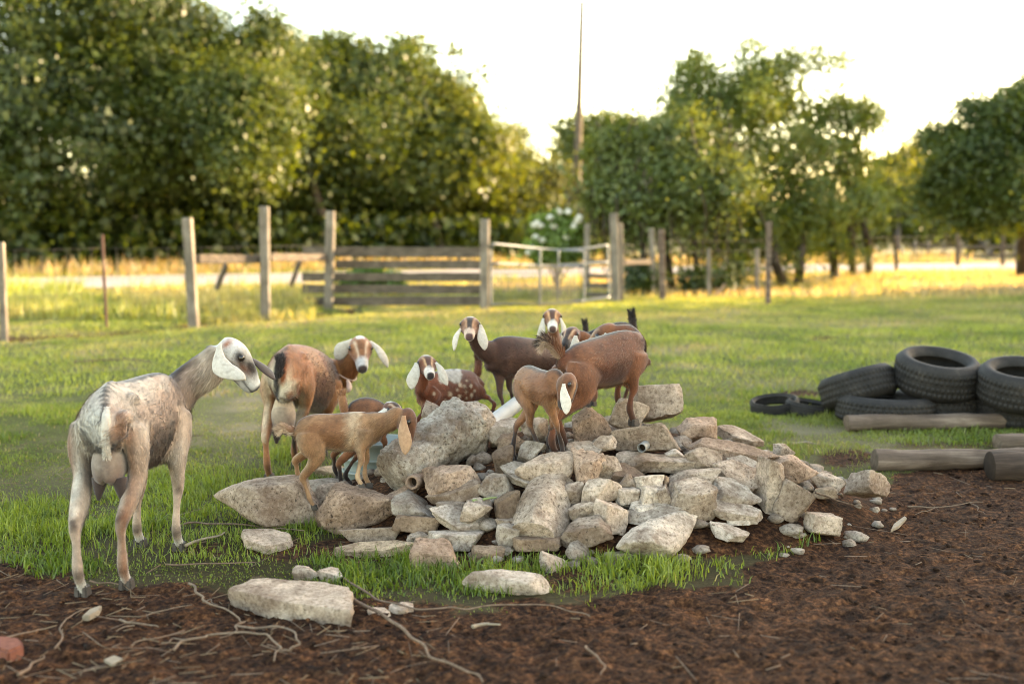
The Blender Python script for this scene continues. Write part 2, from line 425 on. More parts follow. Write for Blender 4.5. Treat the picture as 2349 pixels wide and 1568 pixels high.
UU, YY = np.meshgrid(us, ys, indexing='xy')
XX = UU*(1.6+.98*np.maximum(YY, .6))
gX, gY = XX.ravel(), YY.ravel()
gs = soil_mask(gX, gY); gd = dry_mask(gX, gY); gZ = ground_z(gX, gY, gs)
nr, nc = len(ys), len(us)
i, j = np.meshgrid(np.arange(nr-1), np.arange(nc-1), indexing='ij')
Qg = np.stack([i*nc+j, i*nc+j+1, (i+1)*nc+j+1, (i+1)*nc+j], -1).reshape(-1, 4)
me = mesh_np('ground', np.c_[gX, gY, gZ], Q=Qg, smooth=True)
set_float(me, gs, 'soil'); set_float(me, gd, 'dry'); set_float(me, np.clip((gY-4.6)/4, 0, 1), 'open')
tag(link('ground', me, MT['ground']), kind='structure')
# gravel road beyond the fence
rc = [(-60, 0.5), (-30, 17.4), (-10, 29.0), (1, 35.0), (12, 39.5), (30, 44), (70, 50)]
rp = catmull([(x, y, 0) for x, y in rc], 80); tn = np.gradient(rp, axis=0); tn /= np.linalg.norm(tn, axis=1)[:, None]; nrm = np.c_[-tn[:, 1], tn[:, 0], tn[:, 2]*0]
rv = []
for wv in (-3.4, -1.2, 1.2, 3.4):
    q = rp+nrm*(wv+.25*vnoise(rp, .7, int(wv*10)+50)[:, None]); q[:, 2] = .035+.015*(abs(wv) < 2); rv.append(q)
rv = np.stack(rv, 1).reshape(-1, 3); i, j = np.meshgrid(np.arange(79), np.arange(3), indexing='ij')
tag(link('road', mesh_np('road', rv, Q=np.stack([i*4+j+1, i*4+j, (i+1)*4+j, (i+1)*4+j+1], -1).reshape(-1, 4), smooth=True), MT['road']), kind='structure')

# ------------------------------------------------------------------ grass
def grass(name, X, Y, hgt, wid, dry, seed, lean=.55, segs=2, z=None):
    r = np.random.default_rng(seed); n = len(X)
    Z = ground_z(X, Y) if z is None else z
    a = r.random(n)*2*math.pi; w = wid*r.uniform(.6, 1.25, n)/2; h = hgt*r.uniform(.5, 1.35, n)
    la = r.random(n)*2*math.pi; ll = np.abs(r.normal(0, lean, n))
    B = np.c_[X, Y, Z-.004]; S = np.c_[np.cos(a), np.sin(a), 0*a]*w[:, None]; Ld = np.c_[np.cos(la), np.sin(la), 0*la]
    up = np.array([0, 0, 1.0])
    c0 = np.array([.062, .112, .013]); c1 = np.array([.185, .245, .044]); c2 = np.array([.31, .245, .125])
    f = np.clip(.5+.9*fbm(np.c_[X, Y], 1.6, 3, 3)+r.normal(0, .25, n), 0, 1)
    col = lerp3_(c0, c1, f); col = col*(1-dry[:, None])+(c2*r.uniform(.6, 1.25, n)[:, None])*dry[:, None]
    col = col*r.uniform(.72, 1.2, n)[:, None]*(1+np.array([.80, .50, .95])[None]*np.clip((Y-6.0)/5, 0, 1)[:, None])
    if segs == 2:
        mid = B+up*(h*.58)[:, None]+Ld*(h*ll*.35)[:, None]; tip = B+up*(h*np.clip(1-.28*ll, .3, 1))[:, None]+Ld*(h*ll)[:, None]
        V = np.stack([B-S, B+S, mid+S*.72, mid-S*.72, tip], 1).reshape(-1, 3)
        k = np.arange(n)*5
        Q = np.stack([k, k+1, k+2, k+3], -1); T = np.stack([k+3, k+2, k+4], -1)
        cc = np.repeat(col, 5, 0)
    else:
        tip = B+up*h[:, None]+Ld*(h*ll)[:, None]
        V = np.stack([B-S, B+S, tip], 1).reshape(-1, 3); k = np.arange(n)*3; Q = None; T = np.stack([k, k+1, k+2], -1); cc = np.repeat(col, 3, 0)
    me = mesh_np(name, V, T, Q, col=cc)
    return tag(link(name, me, MT['grass']), kind='stuff')
def lerp3_(a, b, f): return a[None]*(1-f[:, None])+b[None]*f[:, None]
def tuft_zone(X, Y):
    """0..1 where the grass stands tall and bright"""
    px, py = to_px(X, Y, 0); P = np.c_[X, Y]; n = fbm(P, 4, 3, 61)
    z = np.zeros(len(X))
    for cx, cy, rx, ry in ((880, 1320, 190, 55), (1440, 1305, 270, 48), (1800, 1215, 150, 40), (1960, 1135, 60, 26), (1130, 1245, 40, 25), (1080, 1330, 130, 40), (690, 1190, 70, 40), (1500, 1270, 60, 20),
                           (1980, 955, 260, 30), (2150, 1000, 230, 22), (1900, 925, 120, 16), (1760, 905, 70, 14), (660, 1050, 60, 22), (1690, 985, 130, 40), (150, 1210, 260, 55), (420, 1150, 180, 60), (130, 1305, 140, 24)):
        amt = 1.0 if cy > 1180 else .75
        z = np.maximum(z, amt*np.clip(1.2-((px-cx)/rx)**2-((py-cy)/ry)**2+.8*n, 0, 1))
    return z
def scatter(n, y0, y1, m, seed):
    r = np.random.default_rng(seed)
    Y = np.sqrt(r.random(n)*(y1**2-y0**2)+y0**2); X = (r.random(n)*2-1)*(.60*Y+m+.5); return X, Y, r
X, Y, r = scatter(400000, 3.3, 9.0, .35, 1)
s = soil_mask(X, Y); tz = tuft_zone(X, Y); md = mound(X, Y)
bare = np.clip(.66+1.7*fbm(np.c_[X, Y], 2.8, 4, 91), .10, 1)
keep = r.random(len(X)) < np.clip((1-1.25*s), 0, 1)**1.3*(bare*.72+.5*tz)+.55*tz*(s < .85)*np.clip(.75+1.6*fbm(np.c_[X, Y], 4.5, 3, 87), 0, 1)
keep &= ~((md > .015) & (r.random(len(X)) > .10+.5*tz))
X, Y, tz = X[keep], Y[keep], tz[keep]
dr = np.clip(dry_mask(X, Y)*1.0, 0, 1)*np.random.default_rng(4).random(len(X)); dr[np.random.default_rng(5).random(len(X)) < .05*(1-tz)] = .9
dr *= (1-.8*tz)
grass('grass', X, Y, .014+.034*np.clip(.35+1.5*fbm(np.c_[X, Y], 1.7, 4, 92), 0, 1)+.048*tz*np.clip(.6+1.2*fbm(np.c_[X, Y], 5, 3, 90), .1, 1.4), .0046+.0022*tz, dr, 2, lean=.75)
X, Y, r = scatter(200000, 9.0, 23, .6, 3)
s = soil_mask(X, Y); tz = tuft_zone(X, Y); keep = r.random(len(X)) < np.clip(1-1.2*s, 0, 1)
X, Y, tz = X[keep], Y[keep], tz[keep]
dr = np.clip(dry_mask(X, Y), 0, 1)*np.random.default_rng(6).random(len(X))
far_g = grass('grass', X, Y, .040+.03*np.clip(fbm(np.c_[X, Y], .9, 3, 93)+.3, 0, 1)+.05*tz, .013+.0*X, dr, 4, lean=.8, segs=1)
X, Y, r = scatter(60000, 22, 46, 1.5, 5)
s = soil_mask(X, Y)
# keep the road clear
rd = np.min(np.hypot(X[:, None]-rp[None, ::2, 0], Y[:, None]-rp[None, ::2, 1]), axis=1)
keep = (rd > 3.3) & (s < .6); X, Y = X[keep], Y[keep]
grass('grass', X, Y, .16+.10*fbm(np.c_[X, Y], .5, 3, 94), .035+0*X, np.clip(.30+.6*fbm(np.c_[X, Y], .3, 3, 95)+(X > 2)*.35, 0, 1), 6, lean=.5, segs=1)  # extra tan on the right paints the sunlit strip into the blades
# weeds on the verge by the left fence and along the far side of the road
r = np.random.default_rng(12); n = 14000
px = r.uniform(-60, 720, n); py = r.uniform(660, 735, n); Y = 1.32*FD/(py-528); X = (px-1174)/FD*Y
keep = fbm(np.c_[X, Y], .8, 3, 96) > -.05; X, Y = X[keep], Y[keep]
grass('weeds', X, Y, .22+.16*fbm(np.c_[X, Y], .6, 3, 97), .035+0*X, np.clip(.25+.5*fbm(np.c_[X, Y], .5, 3, 98), 0, 1), 8, lean=.35, segs=1)
k = r.integers(8, 60, 7000); off = nrm[k]*(4.2+r.random((7000, 1))*1.6); Pw = rp[k]+off+tn[k]*r.uniform(-1.2, 1.2, (7000, 1))
grass('weeds', Pw[:, 0], Pw[:, 1], .34+.2*r.random(7000), .05+0*k, r.uniform(.3, 1, 7000), 9, lean=.35, segs=1)

# loose crumbs of soil, straw and small stones on the bare ground
def crumbs(name, n, mat, size, seed, xr, cond, flat=.6, smooth=False):
    r = np.random.default_rng(seed); Y = np.sqrt(r.random(n)*(xr[1]**2-xr[0]**2)+xr[0]**2); X = (r.random(n)*2-1)*(.47*Y+.2)
    k = r.random(n) < cond(X, Y); X, Y = X[k], Y[k]; n = len(X)
    ico = np.array([(0, 0, 1), (.9, 0, .3), (.25, .85, .3), (-.75, .5, .3), (-.7, -.55, .3), (.3, -.85, .3), (.7, .5, -.5), (-.3, .85, -.5), (-.9, 0, -.5), (-.25, -.85, -.5), (.75, -.5, -.5)])
    F = np.array([(0,1,2),(0,2,3),(0,3,4),(0,4,5),(0,5,1),(1,6,2),(2,6,7),(2,7,3),(3,7,8),(3,8,4),(4,8,9),(4,9,5),(5,9,10),(5,10,1),(1,10,6)])
    sz = size*np.exp(r.normal(0, .45, n)); V = ico[None]*(1+.35*r.normal(0, 1, (n, 11, 1)))*sz[:, None, None]; V[:, :, 2] *= flat
    a = r.random(n)*6.28; c, s_ = np.cos(a)[:, None], np.sin(a)[:, None]
    x = V[:, :, 0]*1.3; y = V[:, :, 1]*.9; V[:, :, 0], V[:, :, 1] = x*c-y*s_, x*s_+y*c
    V += np.c_[X, Y, ground_z(X, Y)+sz*.12][:, None]
    me = mesh_np(name, V.reshape(-1, 3), T=(F[None]+np.arange(n)[:, None, None]*11).reshape(-1, 3))
    return tag(link(name, me, mat), kind='stuff')
crumb_m = mat_simple('soil_crumb', (0.085, 0.038, 0.019), 0.95, 0.1, var=.85, scale=90)
crumb_d = mat_simple('dark_soil_crumb', (0.018, 0.009, 0.0055), 0.95, 0.1, var=.5, scale=90)
crumbs('soil_crumbs', 26000, crumb_m, .0046, 21, (2.9, 7.5), lambda X, Y: np.clip(soil_mask(X, Y)-.3, 0, 1)*np.clip(.35+1.1*fbm(np.c_[X, Y], 3, 3, 88), .03, 1)*(mound(X, Y) < .01))
crumbs('soil_crumbs', 9000, crumb_d, .0078, 22, (2.9, 7.5), lambda X, Y: np.clip(soil_mask(X, Y)-.3, 0, 1)*np.clip(.25+1.2*fbm(np.c_[X, Y], 4, 3, 89), .02, 1)*(mound(X, Y) < .01))
# straw and bark shreds
def shreds(name, n, seed, cond, mat, ln=.05):
    r = np.random.default_rng(seed); Y = np.sqrt(r.random(n)*(7.2**2-2.9**2)+2.9**2); X = (r.random(n)*2-1)*(.47*Y+.2)
    k = r.random(n) < cond(X, Y); X, Y = X[k], Y[k]; n = len(X)
    a = r.random(n)*6.28; L = ln*np.exp(r.normal(0, .5, n))/2; w = .0007+.0010*r.random(n)
    d = np.c_[np.cos(a), np.sin(a), r.normal(0, .15, n)]; s_ = np.c_[-np.sin(a), np.cos(a), 0*a]; B = np.c_[X, Y, ground_z(X, Y)+.007]
    up = np.array([0, 0, 1.0])
    A = np.stack([B-d*L[:, None]-s_*w[:, None], B-d*L[:, None]+s_*w[:, None], B-d*L[:, None]+up*w[:, None]*2, B+d*L[:, None]-s_*w[:, None]+s_*L[:, None]*.2, B+d*L[:, None]+s_*w[:, None]+s_*L[:, None]*.2, B+d*L[:, None]+up*w[:, None]*2+s_*L[:, None]*.2], 1)
    F = np.array([(0, 3, 5), (0, 5, 2), (1, 2, 5), (1, 5, 4), (0, 2, 1), (3, 4, 5)])
    return tag(link(name, mesh_np(name, A.reshape(-1, 3), T=(F[None]+np.arange(n)[:, None, None]*6).reshape(-1, 3)), mat), kind='stuff')
shreds('straw_shreds', 6000, 31, lambda X, Y: np.where(to_px(X, Y, 0)[0] < 1000, .36, .035)*np.clip(soil_mask(X, Y), .12, 1)*(mound(X, Y) < .01), MT['straw'])
shreds('bark_shreds', 3000, 32, lambda X, Y: np.where(to_px(X, Y, 0)[0] < 1100, .45, .09)*np.clip(soil_mask(X, Y), .10, 1)*(mound(X, Y) < .01), MT['stick'], .075)

# ------------------------------------------------------------------ trees
def leaves_mesh(name, P, Nn, size, palette, seed, tri=False):
    r = np.random.default_rng(seed); n = len(P)
    t = np.cross(Nn, r.normal(0, 1, (n, 3))); t /= np.linalg.norm(t, axis=1)[:, None]+1e-9; b = np.cross(Nn, t)
    L = size*r.uniform(.6, 1.35, n)[:, None]; W = L*.36
    V = np.stack([P-t*L*.5, P+b*W+Nn*L*.06, P+t*L*.5-np.array([0, 0, .12])*L, P-b*W+Nn*L*.06], 1).reshape(-1, 3)
    k = np.arange(n)*4; T = np.vstack([np.stack([k, k+1, k+2], -1), np.stack([k, k+2, k+3], -1)])
    if tri: V = np.stack([P-t*L*.55, P+t*L*.35+b*W*1.1, P+t*L*.35-b*W*1.1], 1).reshape(-1, 3); k = np.arange(n)*3; T = np.stack([k, k+1, k+2], -1)
    pal = np.array(palette); f = np.clip(.5+.8*fbm(P, .9, 3, seed)+r.normal(0, .13, n), 0, .999)*(len(pal)-1)
    i = f.astype(int); col = pal[i]*(1-(f-i))[:, None]+pal[np.minimum(i+1, len(pal)-1)]*(f-i)[:, None]
    col *= r.uniform(.86, 1.14, n)[:, None]
    return mesh_np(name, V, T=T, col=np.repeat(col, 3 if tri else 4, 0))
PAL_D = [(0.0293, 0.0464, 0.008), (0.0488, 0.0722, 0.0106), (0.0762, 0.0995, 0.0147)]
PAL_M = [(0.0371, 0.0601, 0.0113), (0.0644, 0.0927, 0.016), (0.1026, 0.1245, 0.0213)]
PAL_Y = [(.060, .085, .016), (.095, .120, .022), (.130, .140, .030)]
PAL_V = [(0.0605, 0.0838, 0.019), (0.0953, 0.1246, 0.0285), (0.1394, 0.1612, 0.0428)]
PAL_R = [(0.0639, 0.094, 0.0175), (0.1104, 0.145, 0.0254), (0.1626, 0.1837, 0.0333)]
PAL_X = [(.040, .034, .020), (.062, .052, .028), (.055, .080, .025)]
def crown_points(blobs, ncl, per, spread, seed, squash=1.0, hollow=.74, droop=0.0):
    r = np.random.default_rng(seed); Cc = np.array([b[:3] for b in blobs]); Rr = np.array([b[3] for b in blobs]); Rz = np.array([b[3]*(b[4] if len(b) > 4 else 1) for b in blobs])
    w = Rr**1.9; k = r.choice(len(blobs), ncl*2, p=w/w.sum())
    d = r.normal(0, 1, (ncl*2, 3)); d /= np.linalg.norm(d, axis=1)[:, None]
    lump = 1+.42*fbm(d*1.0+k[:, None]*7.3, 1.9, 3, seed)
    rad = (hollow+(1.04-hollow)*np.sqrt(r.random(ncl*2)))*lump
    P = Cc[k]+d*np.c_[Rr[k], Rr[k], Rz[k]]*rad[:, None]
    void = fbm(P, .75/max(spread*2, .35), 2, seed+31) < -.20
    inside = np.zeros(len(P), bool)
    for q in range(len(blobs)):
        e = (P-Cc[q])/np.array([Rr[q], Rr[q], Rz[q]]); inside |= (np.linalg.norm(e, axis=1) < .66) & (k != q)
    ok = (~inside) & (~void) & (P[:, 2] > .12); P = P[ok][:ncl]; d = d[ok][:ncl]
    n = len(P); L = np.repeat(P, per, 0); dd = np.repeat(d, per, 0)
    sc = np.repeat(spread*np.exp(r.normal(0, .35, n)), per)
    o = r.normal(0, 1, (n*per, 3))*sc[:, None]*np.array([1, 1, .62])
    if droop: o[:, 2] -= np.abs(r.exponential(droop, n*per))*(r.random(n*per) < .4)
    L = L+o; cn = d[:n]*.9+r.normal(0, .42, (n, 3))+np.array([0, 0, .40]); nn = np.repeat(cn, per, 0)+r.normal(0, .34, dd.shape); nn /= np.linalg.norm(nn, axis=1)[:, None]
    return L, nn
def limb(pts, r0, r1): return loft(pts, np.linspace(r0, r1, len(pts)).tolist(), n=max(8, len(pts)*4), k=9)
def add_loft(acc, L):
    V, Q, T = L[0], L[1], L[2]; o = acc[3]
    acc[0].append(V); acc[1].append(Q+o); acc[2].append(T+o); acc[3] += len(V)
def tree(name, label, blobs_px, base, ncl, per, size, pal, seed, spread=.30, mass=1.0, trunks=None, cat='tree', group='trees round the pen', hollow=.74, droop=0.0, tr=.18, core=True, deadtwigs=0, world_blobs=False, vines=0):
    r = np.random.default_rng(seed)
    if world_blobs: blobs = blobs_px
    else: blobs = [(*D(x, y, Yd), rp_*Yd/FD, *(q[0:1])) for x, y, Yd, rp_, *q in blobs_px]
    root = thing(name, label, cat, tuple(base), group)
    big_ = blobs
    if group != 'shade trees beyond the frame':      # break every mass into knobbly boughs
        fine_ = []
        for b in blobs:
            fine_.append((b[0], b[1], b[2], b[3]*.60, *b[4:5]))
            for q in range(8 if b[3] > .8 else 5):
                v_ = r.normal(0, 1, 3); v_ /= np.linalg.norm(v_); v_[2] = abs(v_[2])*.9-.15 if r.random() < .6 else v_[2]
                rs = b[3]*r.uniform(.26, .50); fine_.append((b[0]+v_[0]*b[3]*.72, b[1]+v_[1]*b[3]*.72, max(b[2]+v_[2]*b[3]*.78, .3), rs, *b[4:5]))
        blobs = fine_
    if group == 'trees along the right fence': per, size = int(per*1.7), size*.78
    if group == TG: ncl, per, spread, size = int(ncl*.62), int(per*5.6), spread*1.30, size*.63
    L, nn = crown_points(blobs, ncl, per, spread, seed, hollow=hollow, droop=droop)
    L[:, 2] = np.maximum(L[:, 2], .05)
    if core:      # inner foliage: leaf colour darkened as shade, added to block light through the crown
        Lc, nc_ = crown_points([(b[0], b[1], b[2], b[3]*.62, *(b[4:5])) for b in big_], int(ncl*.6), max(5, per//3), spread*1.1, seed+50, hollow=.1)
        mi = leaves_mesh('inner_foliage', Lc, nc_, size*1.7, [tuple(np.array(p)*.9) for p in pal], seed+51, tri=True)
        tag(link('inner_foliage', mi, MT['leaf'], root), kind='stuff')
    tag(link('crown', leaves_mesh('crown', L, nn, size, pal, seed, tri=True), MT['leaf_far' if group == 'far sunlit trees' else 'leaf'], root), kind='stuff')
    acc = [[], [], [], 0]; base = np.array(base, dtype=float)
    tp = trunks or [[tuple(base), tuple(base*.5+np.array(big_[0][:3])*.5+r.normal(0, .15, 3)), tuple(big_[0][:3])]]
    for t_ in tp:
        acc = [[], [], [], 0]
        add_loft(acc, limb(t_, tr, tr*.45))
        top = np.array(t_[-1]); mid = np.array(t_[len(t_)//2])
        for b in sorted(big_, key=lambda b: np.linalg.norm(np.array(b[:3])-top))[:6]:
            e = np.array(b[:3]); q = mid*.35+top*.65
            if np.linalg.norm(e-q) > .4: add_loft(acc, limb([q, q*.5+e*.5+r.normal(0, .2, 3), e, e+(e-q)*.25], tr*.42, tr*.08))
        link('trunk', mesh_np('trunk', np.vstack(acc[0]), np.vstack(acc[2]), np.vstack(acc[1]), smooth=True), MT['bark'], root)
    if deadtwigs:
        acc = [[], [], [], 0]
        for q in range(deadtwigs):
            b = big_[r.integers(len(big_))]; p = np.array(b[:3])+r.normal(0, .5, 3)*b[3]; p[2] = max(p[2], .3)
            e = p+r.normal(0, .35, 3)*np.array([1, 1, .4])+np.array([0, 0, -r.uniform(.4, 1.6)]); e[2] = max(e[2], .02)
            add_loft(acc, loft([p, (p+e)/2+r.normal(0, .1, 3), e], [.022, .016, .012], n=7, k=5))
        tag(link('vine_stems', mesh_np('vine_stems', np.vstack(acc[0]), np.vstack(acc[2]), np.vstack(acc[1]), smooth=True), MT['bark'], root), kind='stuff')
    return root
TG = 'trees and thickets along the road'
tree('tree', 'big dark green tree farthest to the left, its crown cut by the frame', [(60, 80, 36, 270), (-120, 260, 35, 220), (190, 190, 35, 190), (60, 310, 34, 170), (230, 300, 34.2, 130), (300, 90, 37, 190), (110, 420, 34.4, 70), (250, 420, 34.6, 60), (-330, 300, 36, 300), (20, -170, 37, 240), (-60, 470, 39.5, 170), (130, 510, 39.5, 160), (260, 540, 39.5, 120), (30, 520, 36, 60), (330, 470, 39, 110), (80, 600, 36, 40)],
     G(60, 612), 2600, 15, .22, PAL_D, 201, spread=.33, group=TG)
tree('tree', 'tall tree with sunlit pale yellow sprays at the left edge of the open sky', [(370, 60, 38, 105), (500, 170, 37.5, 100), (600, 130, 38, 62), (606, 62, 38, 34), (613, 22, 38, 17), (470, 270, 36, 140), (380, 180, 37, 160), (600, 240, 35.6, 75), (615, 320, 35.2, 55), (548, 330, 34.6, 52), (545, 380, 34.4, 34), (590, 400, 36, 55), (250, -70, 39, 170), (400, 400, 40.5, 140), (520, 470, 41, 130), (390, 540, 41, 110), (600, 500, 41, 95), (500, 590, 40, 70), (420, 390, 36, 55)],
     G(470, 612), 2500, 15, .21, PAL_M, 202, spread=.32, group=TG)
tree('tree', 'broad leafy tree behind the two left fence rails, rounded top below the sky', [(665, 150, 40, 55), (652, 235, 39.2, 62), (740, 220, 42, 110), (830, 160, 42.5, 75), (775, 125, 42.5, 45), (690, 290, 40.4, 80), (880, 240, 42, 90), (780, 330, 40.2, 95), (660, 400, 40, 55), (860, 360, 40.6, 80), (700, 440, 40.4, 45), (760, 500, 44.5, 120), (900, 510, 44.5, 95), (650, 540, 44, 80), (820, 580, 44, 60), (930, 180, 43, 62), (700, 150, 43, 52), (800, 430, 41, 45)],
     G(780, 616), 2000, 15, .23, PAL_M, 203, spread=.34, group=TG, vines=1)
tree('tree', 'tree with a sunlit golden right flank and thin bare twigs against the sky', [(960, 240, 44, 85), (1020, 290, 43.5, 85), (1080, 340, 43, 75), (980, 360, 42.5, 80), (1060, 410, 42.3, 55), (1000, 440, 42.6, 40), (1050, 480, 46.5, 110), (950, 510, 46.5, 95), (1130, 430, 44.5, 70), (1010, 570, 46, 70), (1110, 550, 46, 75), (940, 110, 44.5, 30), (1040, 230, 45, 40)],
     G(1020, 612), 1700, 15, .24, PAL_Y, 204, spread=.34, group=TG, deadtwigs=14)
tree('tree', 'lower brownish green thicket sloping down behind the tubular gate', [(1170, 350, 47, 50), (1190, 440, 46, 75), (1240, 430, 47, 55), (1150, 520, 45, 75), (1230, 530, 45.5, 75), (1290, 470, 47, 60), (1300, 560, 46, 55), (1170, 590, 44.5, 45), (1340, 520, 48, 60)],
     G(1210, 608), 1100, 14, .25, [(.050, .056, .018), (.070, .085, .022), (.10, .11, .03)], 205, spread=.34, group=TG)
tree('tree', 'small far tree glowing yellow behind the utility pole', [(1390, 310, 58, 50), (1340, 330, 58, 40), (1440, 330, 58, 45), (1300, 290, 58, 22), (1380, 400, 57, 70), (1310, 420, 57, 55), (1450, 400, 57, 60)],
     G(1390, 600), 700, 12, .30, PAL_Y, 206, spread=.40, group=TG)
tree('tree', 'vine covered thicket with brown hanging stems to the right of the gate', [(1420, 390, 25.5, 85), (1500, 360, 25.5, 85), (1580, 340, 25.8, 100), (1400, 450, 25, 60), (1470, 450, 24.8, 75), (1560, 440, 24.8, 90), (1640, 430, 25, 85), (1440, 330, 26, 45)],
     G(1500, 655), 1500, 15, .135, PAL_V, 207, spread=.20, droop=.35, group='trees along the right fence', deadtwigs=260, tr=.10,
     trunks=[[G(1470, 668), D(1474, 600, 24.6), D(1480, 440, 25)], [G(1600, 664), D(1597, 590, 25), D(1580, 430, 25)], [G(1540, 660), D(1530, 570, 25.4), D(1520, 420, 25.4)]])
tree('tree', 'tall open tree with sky showing through its crown, standing behind the lone fence post', [(1600, 210, 27.5, 85), (1645, 190, 27.4, 58), (1695, 165, 27.6, 42), (1745, 185, 27.8, 55), (1562, 205, 27.3, 55), (1560, 290, 26.8, 75), (1630, 320, 27, 90), (1580, 140, 27.5, 45), (1680, 250, 27.5, 100), (1760, 230, 28, 90), (1790, 150, 28, 60), (1715, 130, 28, 42), (1900, 140, 28.5, 48), (1840, 210, 28.3, 75), (1940, 260, 28.5, 75), (1990, 270, 28.6, 48), (1700, 370, 27.3, 110), (1810, 360, 27.8, 110), (1920, 370, 28.3, 85), (1760, 470, 27.5, 105), (1870, 470, 28, 95), (1950, 470, 28.3, 70), (1680, 480, 27, 80), (1820, 540, 27.5, 65), (1960, 550, 28.5, 45), (1560, 280, 27.2, 65), (1580, 80, 27.5, 18), (1830, 130, 28, 35), (1880, 130, 28.4, 30), (1775, 95, 28, 22), (1700, 565, 27, 48), (1765, 555, 27.4, 52), (1885, 550, 28, 50), (1640, 575, 26.4, 38), (1600, 470, 26, 70), (1730, 520, 27, 70), (1660, 560, 26.6, 50), (1800, 575, 27.2, 40), (1930, 580, 28.2, 34)],
     G(1815, 650), 3000, 14, .115, PAL_R, 208, spread=.21, droop=.12, group='trees along the right fence', hollow=.5, core=False, tr=.13,
     trunks=[[G(1832, 652), D(1836, 600, 27), D(1838, 520, 27.6), D(1790, 330, 27.8)], [G(1800, 654), D(1778, 600, 26.6), D(1770, 520, 27.5), D(1700, 380, 27.4)], [G(1915, 640), D(1912, 580, 28), D(1905, 480, 28.2), D(1930, 330, 28.4)], [G(1960, 634), D(1952, 560, 28.6), D(1945, 400, 28.4)], [G(1995, 628), D(1990, 560, 29), D(1975, 480, 28.8), D(1960, 380, 28.6)]])
tree('tree', 'spreading dark tree overhanging the lawn from the right edge', [(2290, 300, 31, 95), (2400, 330, 31.5, 150), (2200, 370, 31, 85), (2280, 410, 30.5, 100), (2350, 470, 30, 80), (2170, 450, 31, 55), (2230, 480, 30.5, 60), (2420, 250, 32, 90), (2330, 235, 32, 45), (2150, 330, 32, 40)],
     G(2352, 632), 2300, 14, .145, PAL_M, 209, spread=.24, group='trees along the right fence', tr=.26, trunks=[[G(2352, 634), D(2350, 560, 31.5), D(2360, 470, 31.4), D(2400, 330, 31.5)]])
# sunlit trees far behind on the right
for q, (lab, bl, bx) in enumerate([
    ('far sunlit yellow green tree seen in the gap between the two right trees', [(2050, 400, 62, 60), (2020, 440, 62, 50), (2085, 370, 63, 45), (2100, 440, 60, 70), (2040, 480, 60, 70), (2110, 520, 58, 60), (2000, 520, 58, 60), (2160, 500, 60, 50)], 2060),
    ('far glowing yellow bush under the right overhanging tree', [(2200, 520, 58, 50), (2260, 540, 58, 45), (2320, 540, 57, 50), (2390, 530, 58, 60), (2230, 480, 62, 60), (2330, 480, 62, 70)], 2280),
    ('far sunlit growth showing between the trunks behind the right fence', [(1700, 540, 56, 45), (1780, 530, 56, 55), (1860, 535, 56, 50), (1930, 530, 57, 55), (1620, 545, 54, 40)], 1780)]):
    tree('tree', lab, bl, G(bx, 592), 1100, 14, .22, [(.095, .115, .018), (.14, .155, .026), (.18, .175, .036)], 220+q, spread=.40, group='far sunlit trees', hollow=.6)  # palette brightened so the sunlit glow sits in the leaf colour
# the same tree row goes on beyond the right edge of the view and shades the pen
for q, (x, y, h) in enumerate(((18.3, 23.0, 7.2), (22, 20.5, 7.8), (24.5, 18, 8.2), (27, 13, 8.2), (29, 7, 8), (30.5, 1.5, 8))):
    tree('tree', 'tree of the shading row beyond the right edge, %s along from the overhanging tree' % ('first', 'second', 'third', 'fourth', 'fifth', 'sixth')[q], [(x, y, h*.62, h*.36), (x+1.6, y-1.5, h*.55, h*.32), (x-1.5, y+1.2, h*.55, h*.32), (x, y, h*.30, h*.30), (x+2, y-2, h*.28, h*.3), (x-2, y+1.8, h*.28, h*.3), (x+.5, y-.5, h*.85, h*.2)],
         (x, y, 0), 800, 16, .24, PAL_M, 240+q, spread=.50, group='shade trees beyond the frame', world_blobs=True)
tree('bush', 'unseen bush added beyond the right edge of the lawn, shading its near side', [(13.9, 26.6, .55, .6), (14.6, 26.2, .65, .7), (15.4, 26.4, .65, .8)], (14.6, 26.3, 0), 260, 12, .2, PAL_M, 260, spread=.3, cat='bush', group='shade trees beyond the frame', world_blobs=True, tr=.06)  # bush added out of view to shape the shadow edge on the lawn
# distant wood closing the horizon
r = np.random.default_rng(77); nW = 30000
xw = r.uniform(-110, 130, nW); yw = 118+r.normal(0, 5, nW)+.06*xw; hw_ = 4.0+1.6*fbm(np.c_[xw, yw*0], .09, 4, 5)
P = np.c_[xw, yw, np.abs(r.random(nW))**.8*hw_+.2]; nn = r.normal(0, 1, (nW, 3)); nn /= np.linalg.norm(nn, axis=1)[:, None]
tag(link('distant_woods', leaves_mesh('distant_woods', P, nn, .85, PAL_Y, 9, tri=True), MT['leaf']), kind='stuff')
# undergrowth at the foot of the left trees
r = np.random.default_rng(78); n = 9000; k = r.integers(8, 46, n); off = nrm[k]*(6.0+r.random((n, 1))*3.5); P = rp[k]+off+tn[k]*r.uniform(-1.5, 1.5, (n, 1)); P[:, 2] = r.random(n)**1.3*1.9
nn = r.normal(0, 1, (n, 3)); nn /= np.linalg.norm(nn, axis=1)[:, None]
tag(link('undergrowth', leaves_mesh('undergrowth', P, nn, .30, PAL_D, 10), MT['leaf']), kind='stuff')
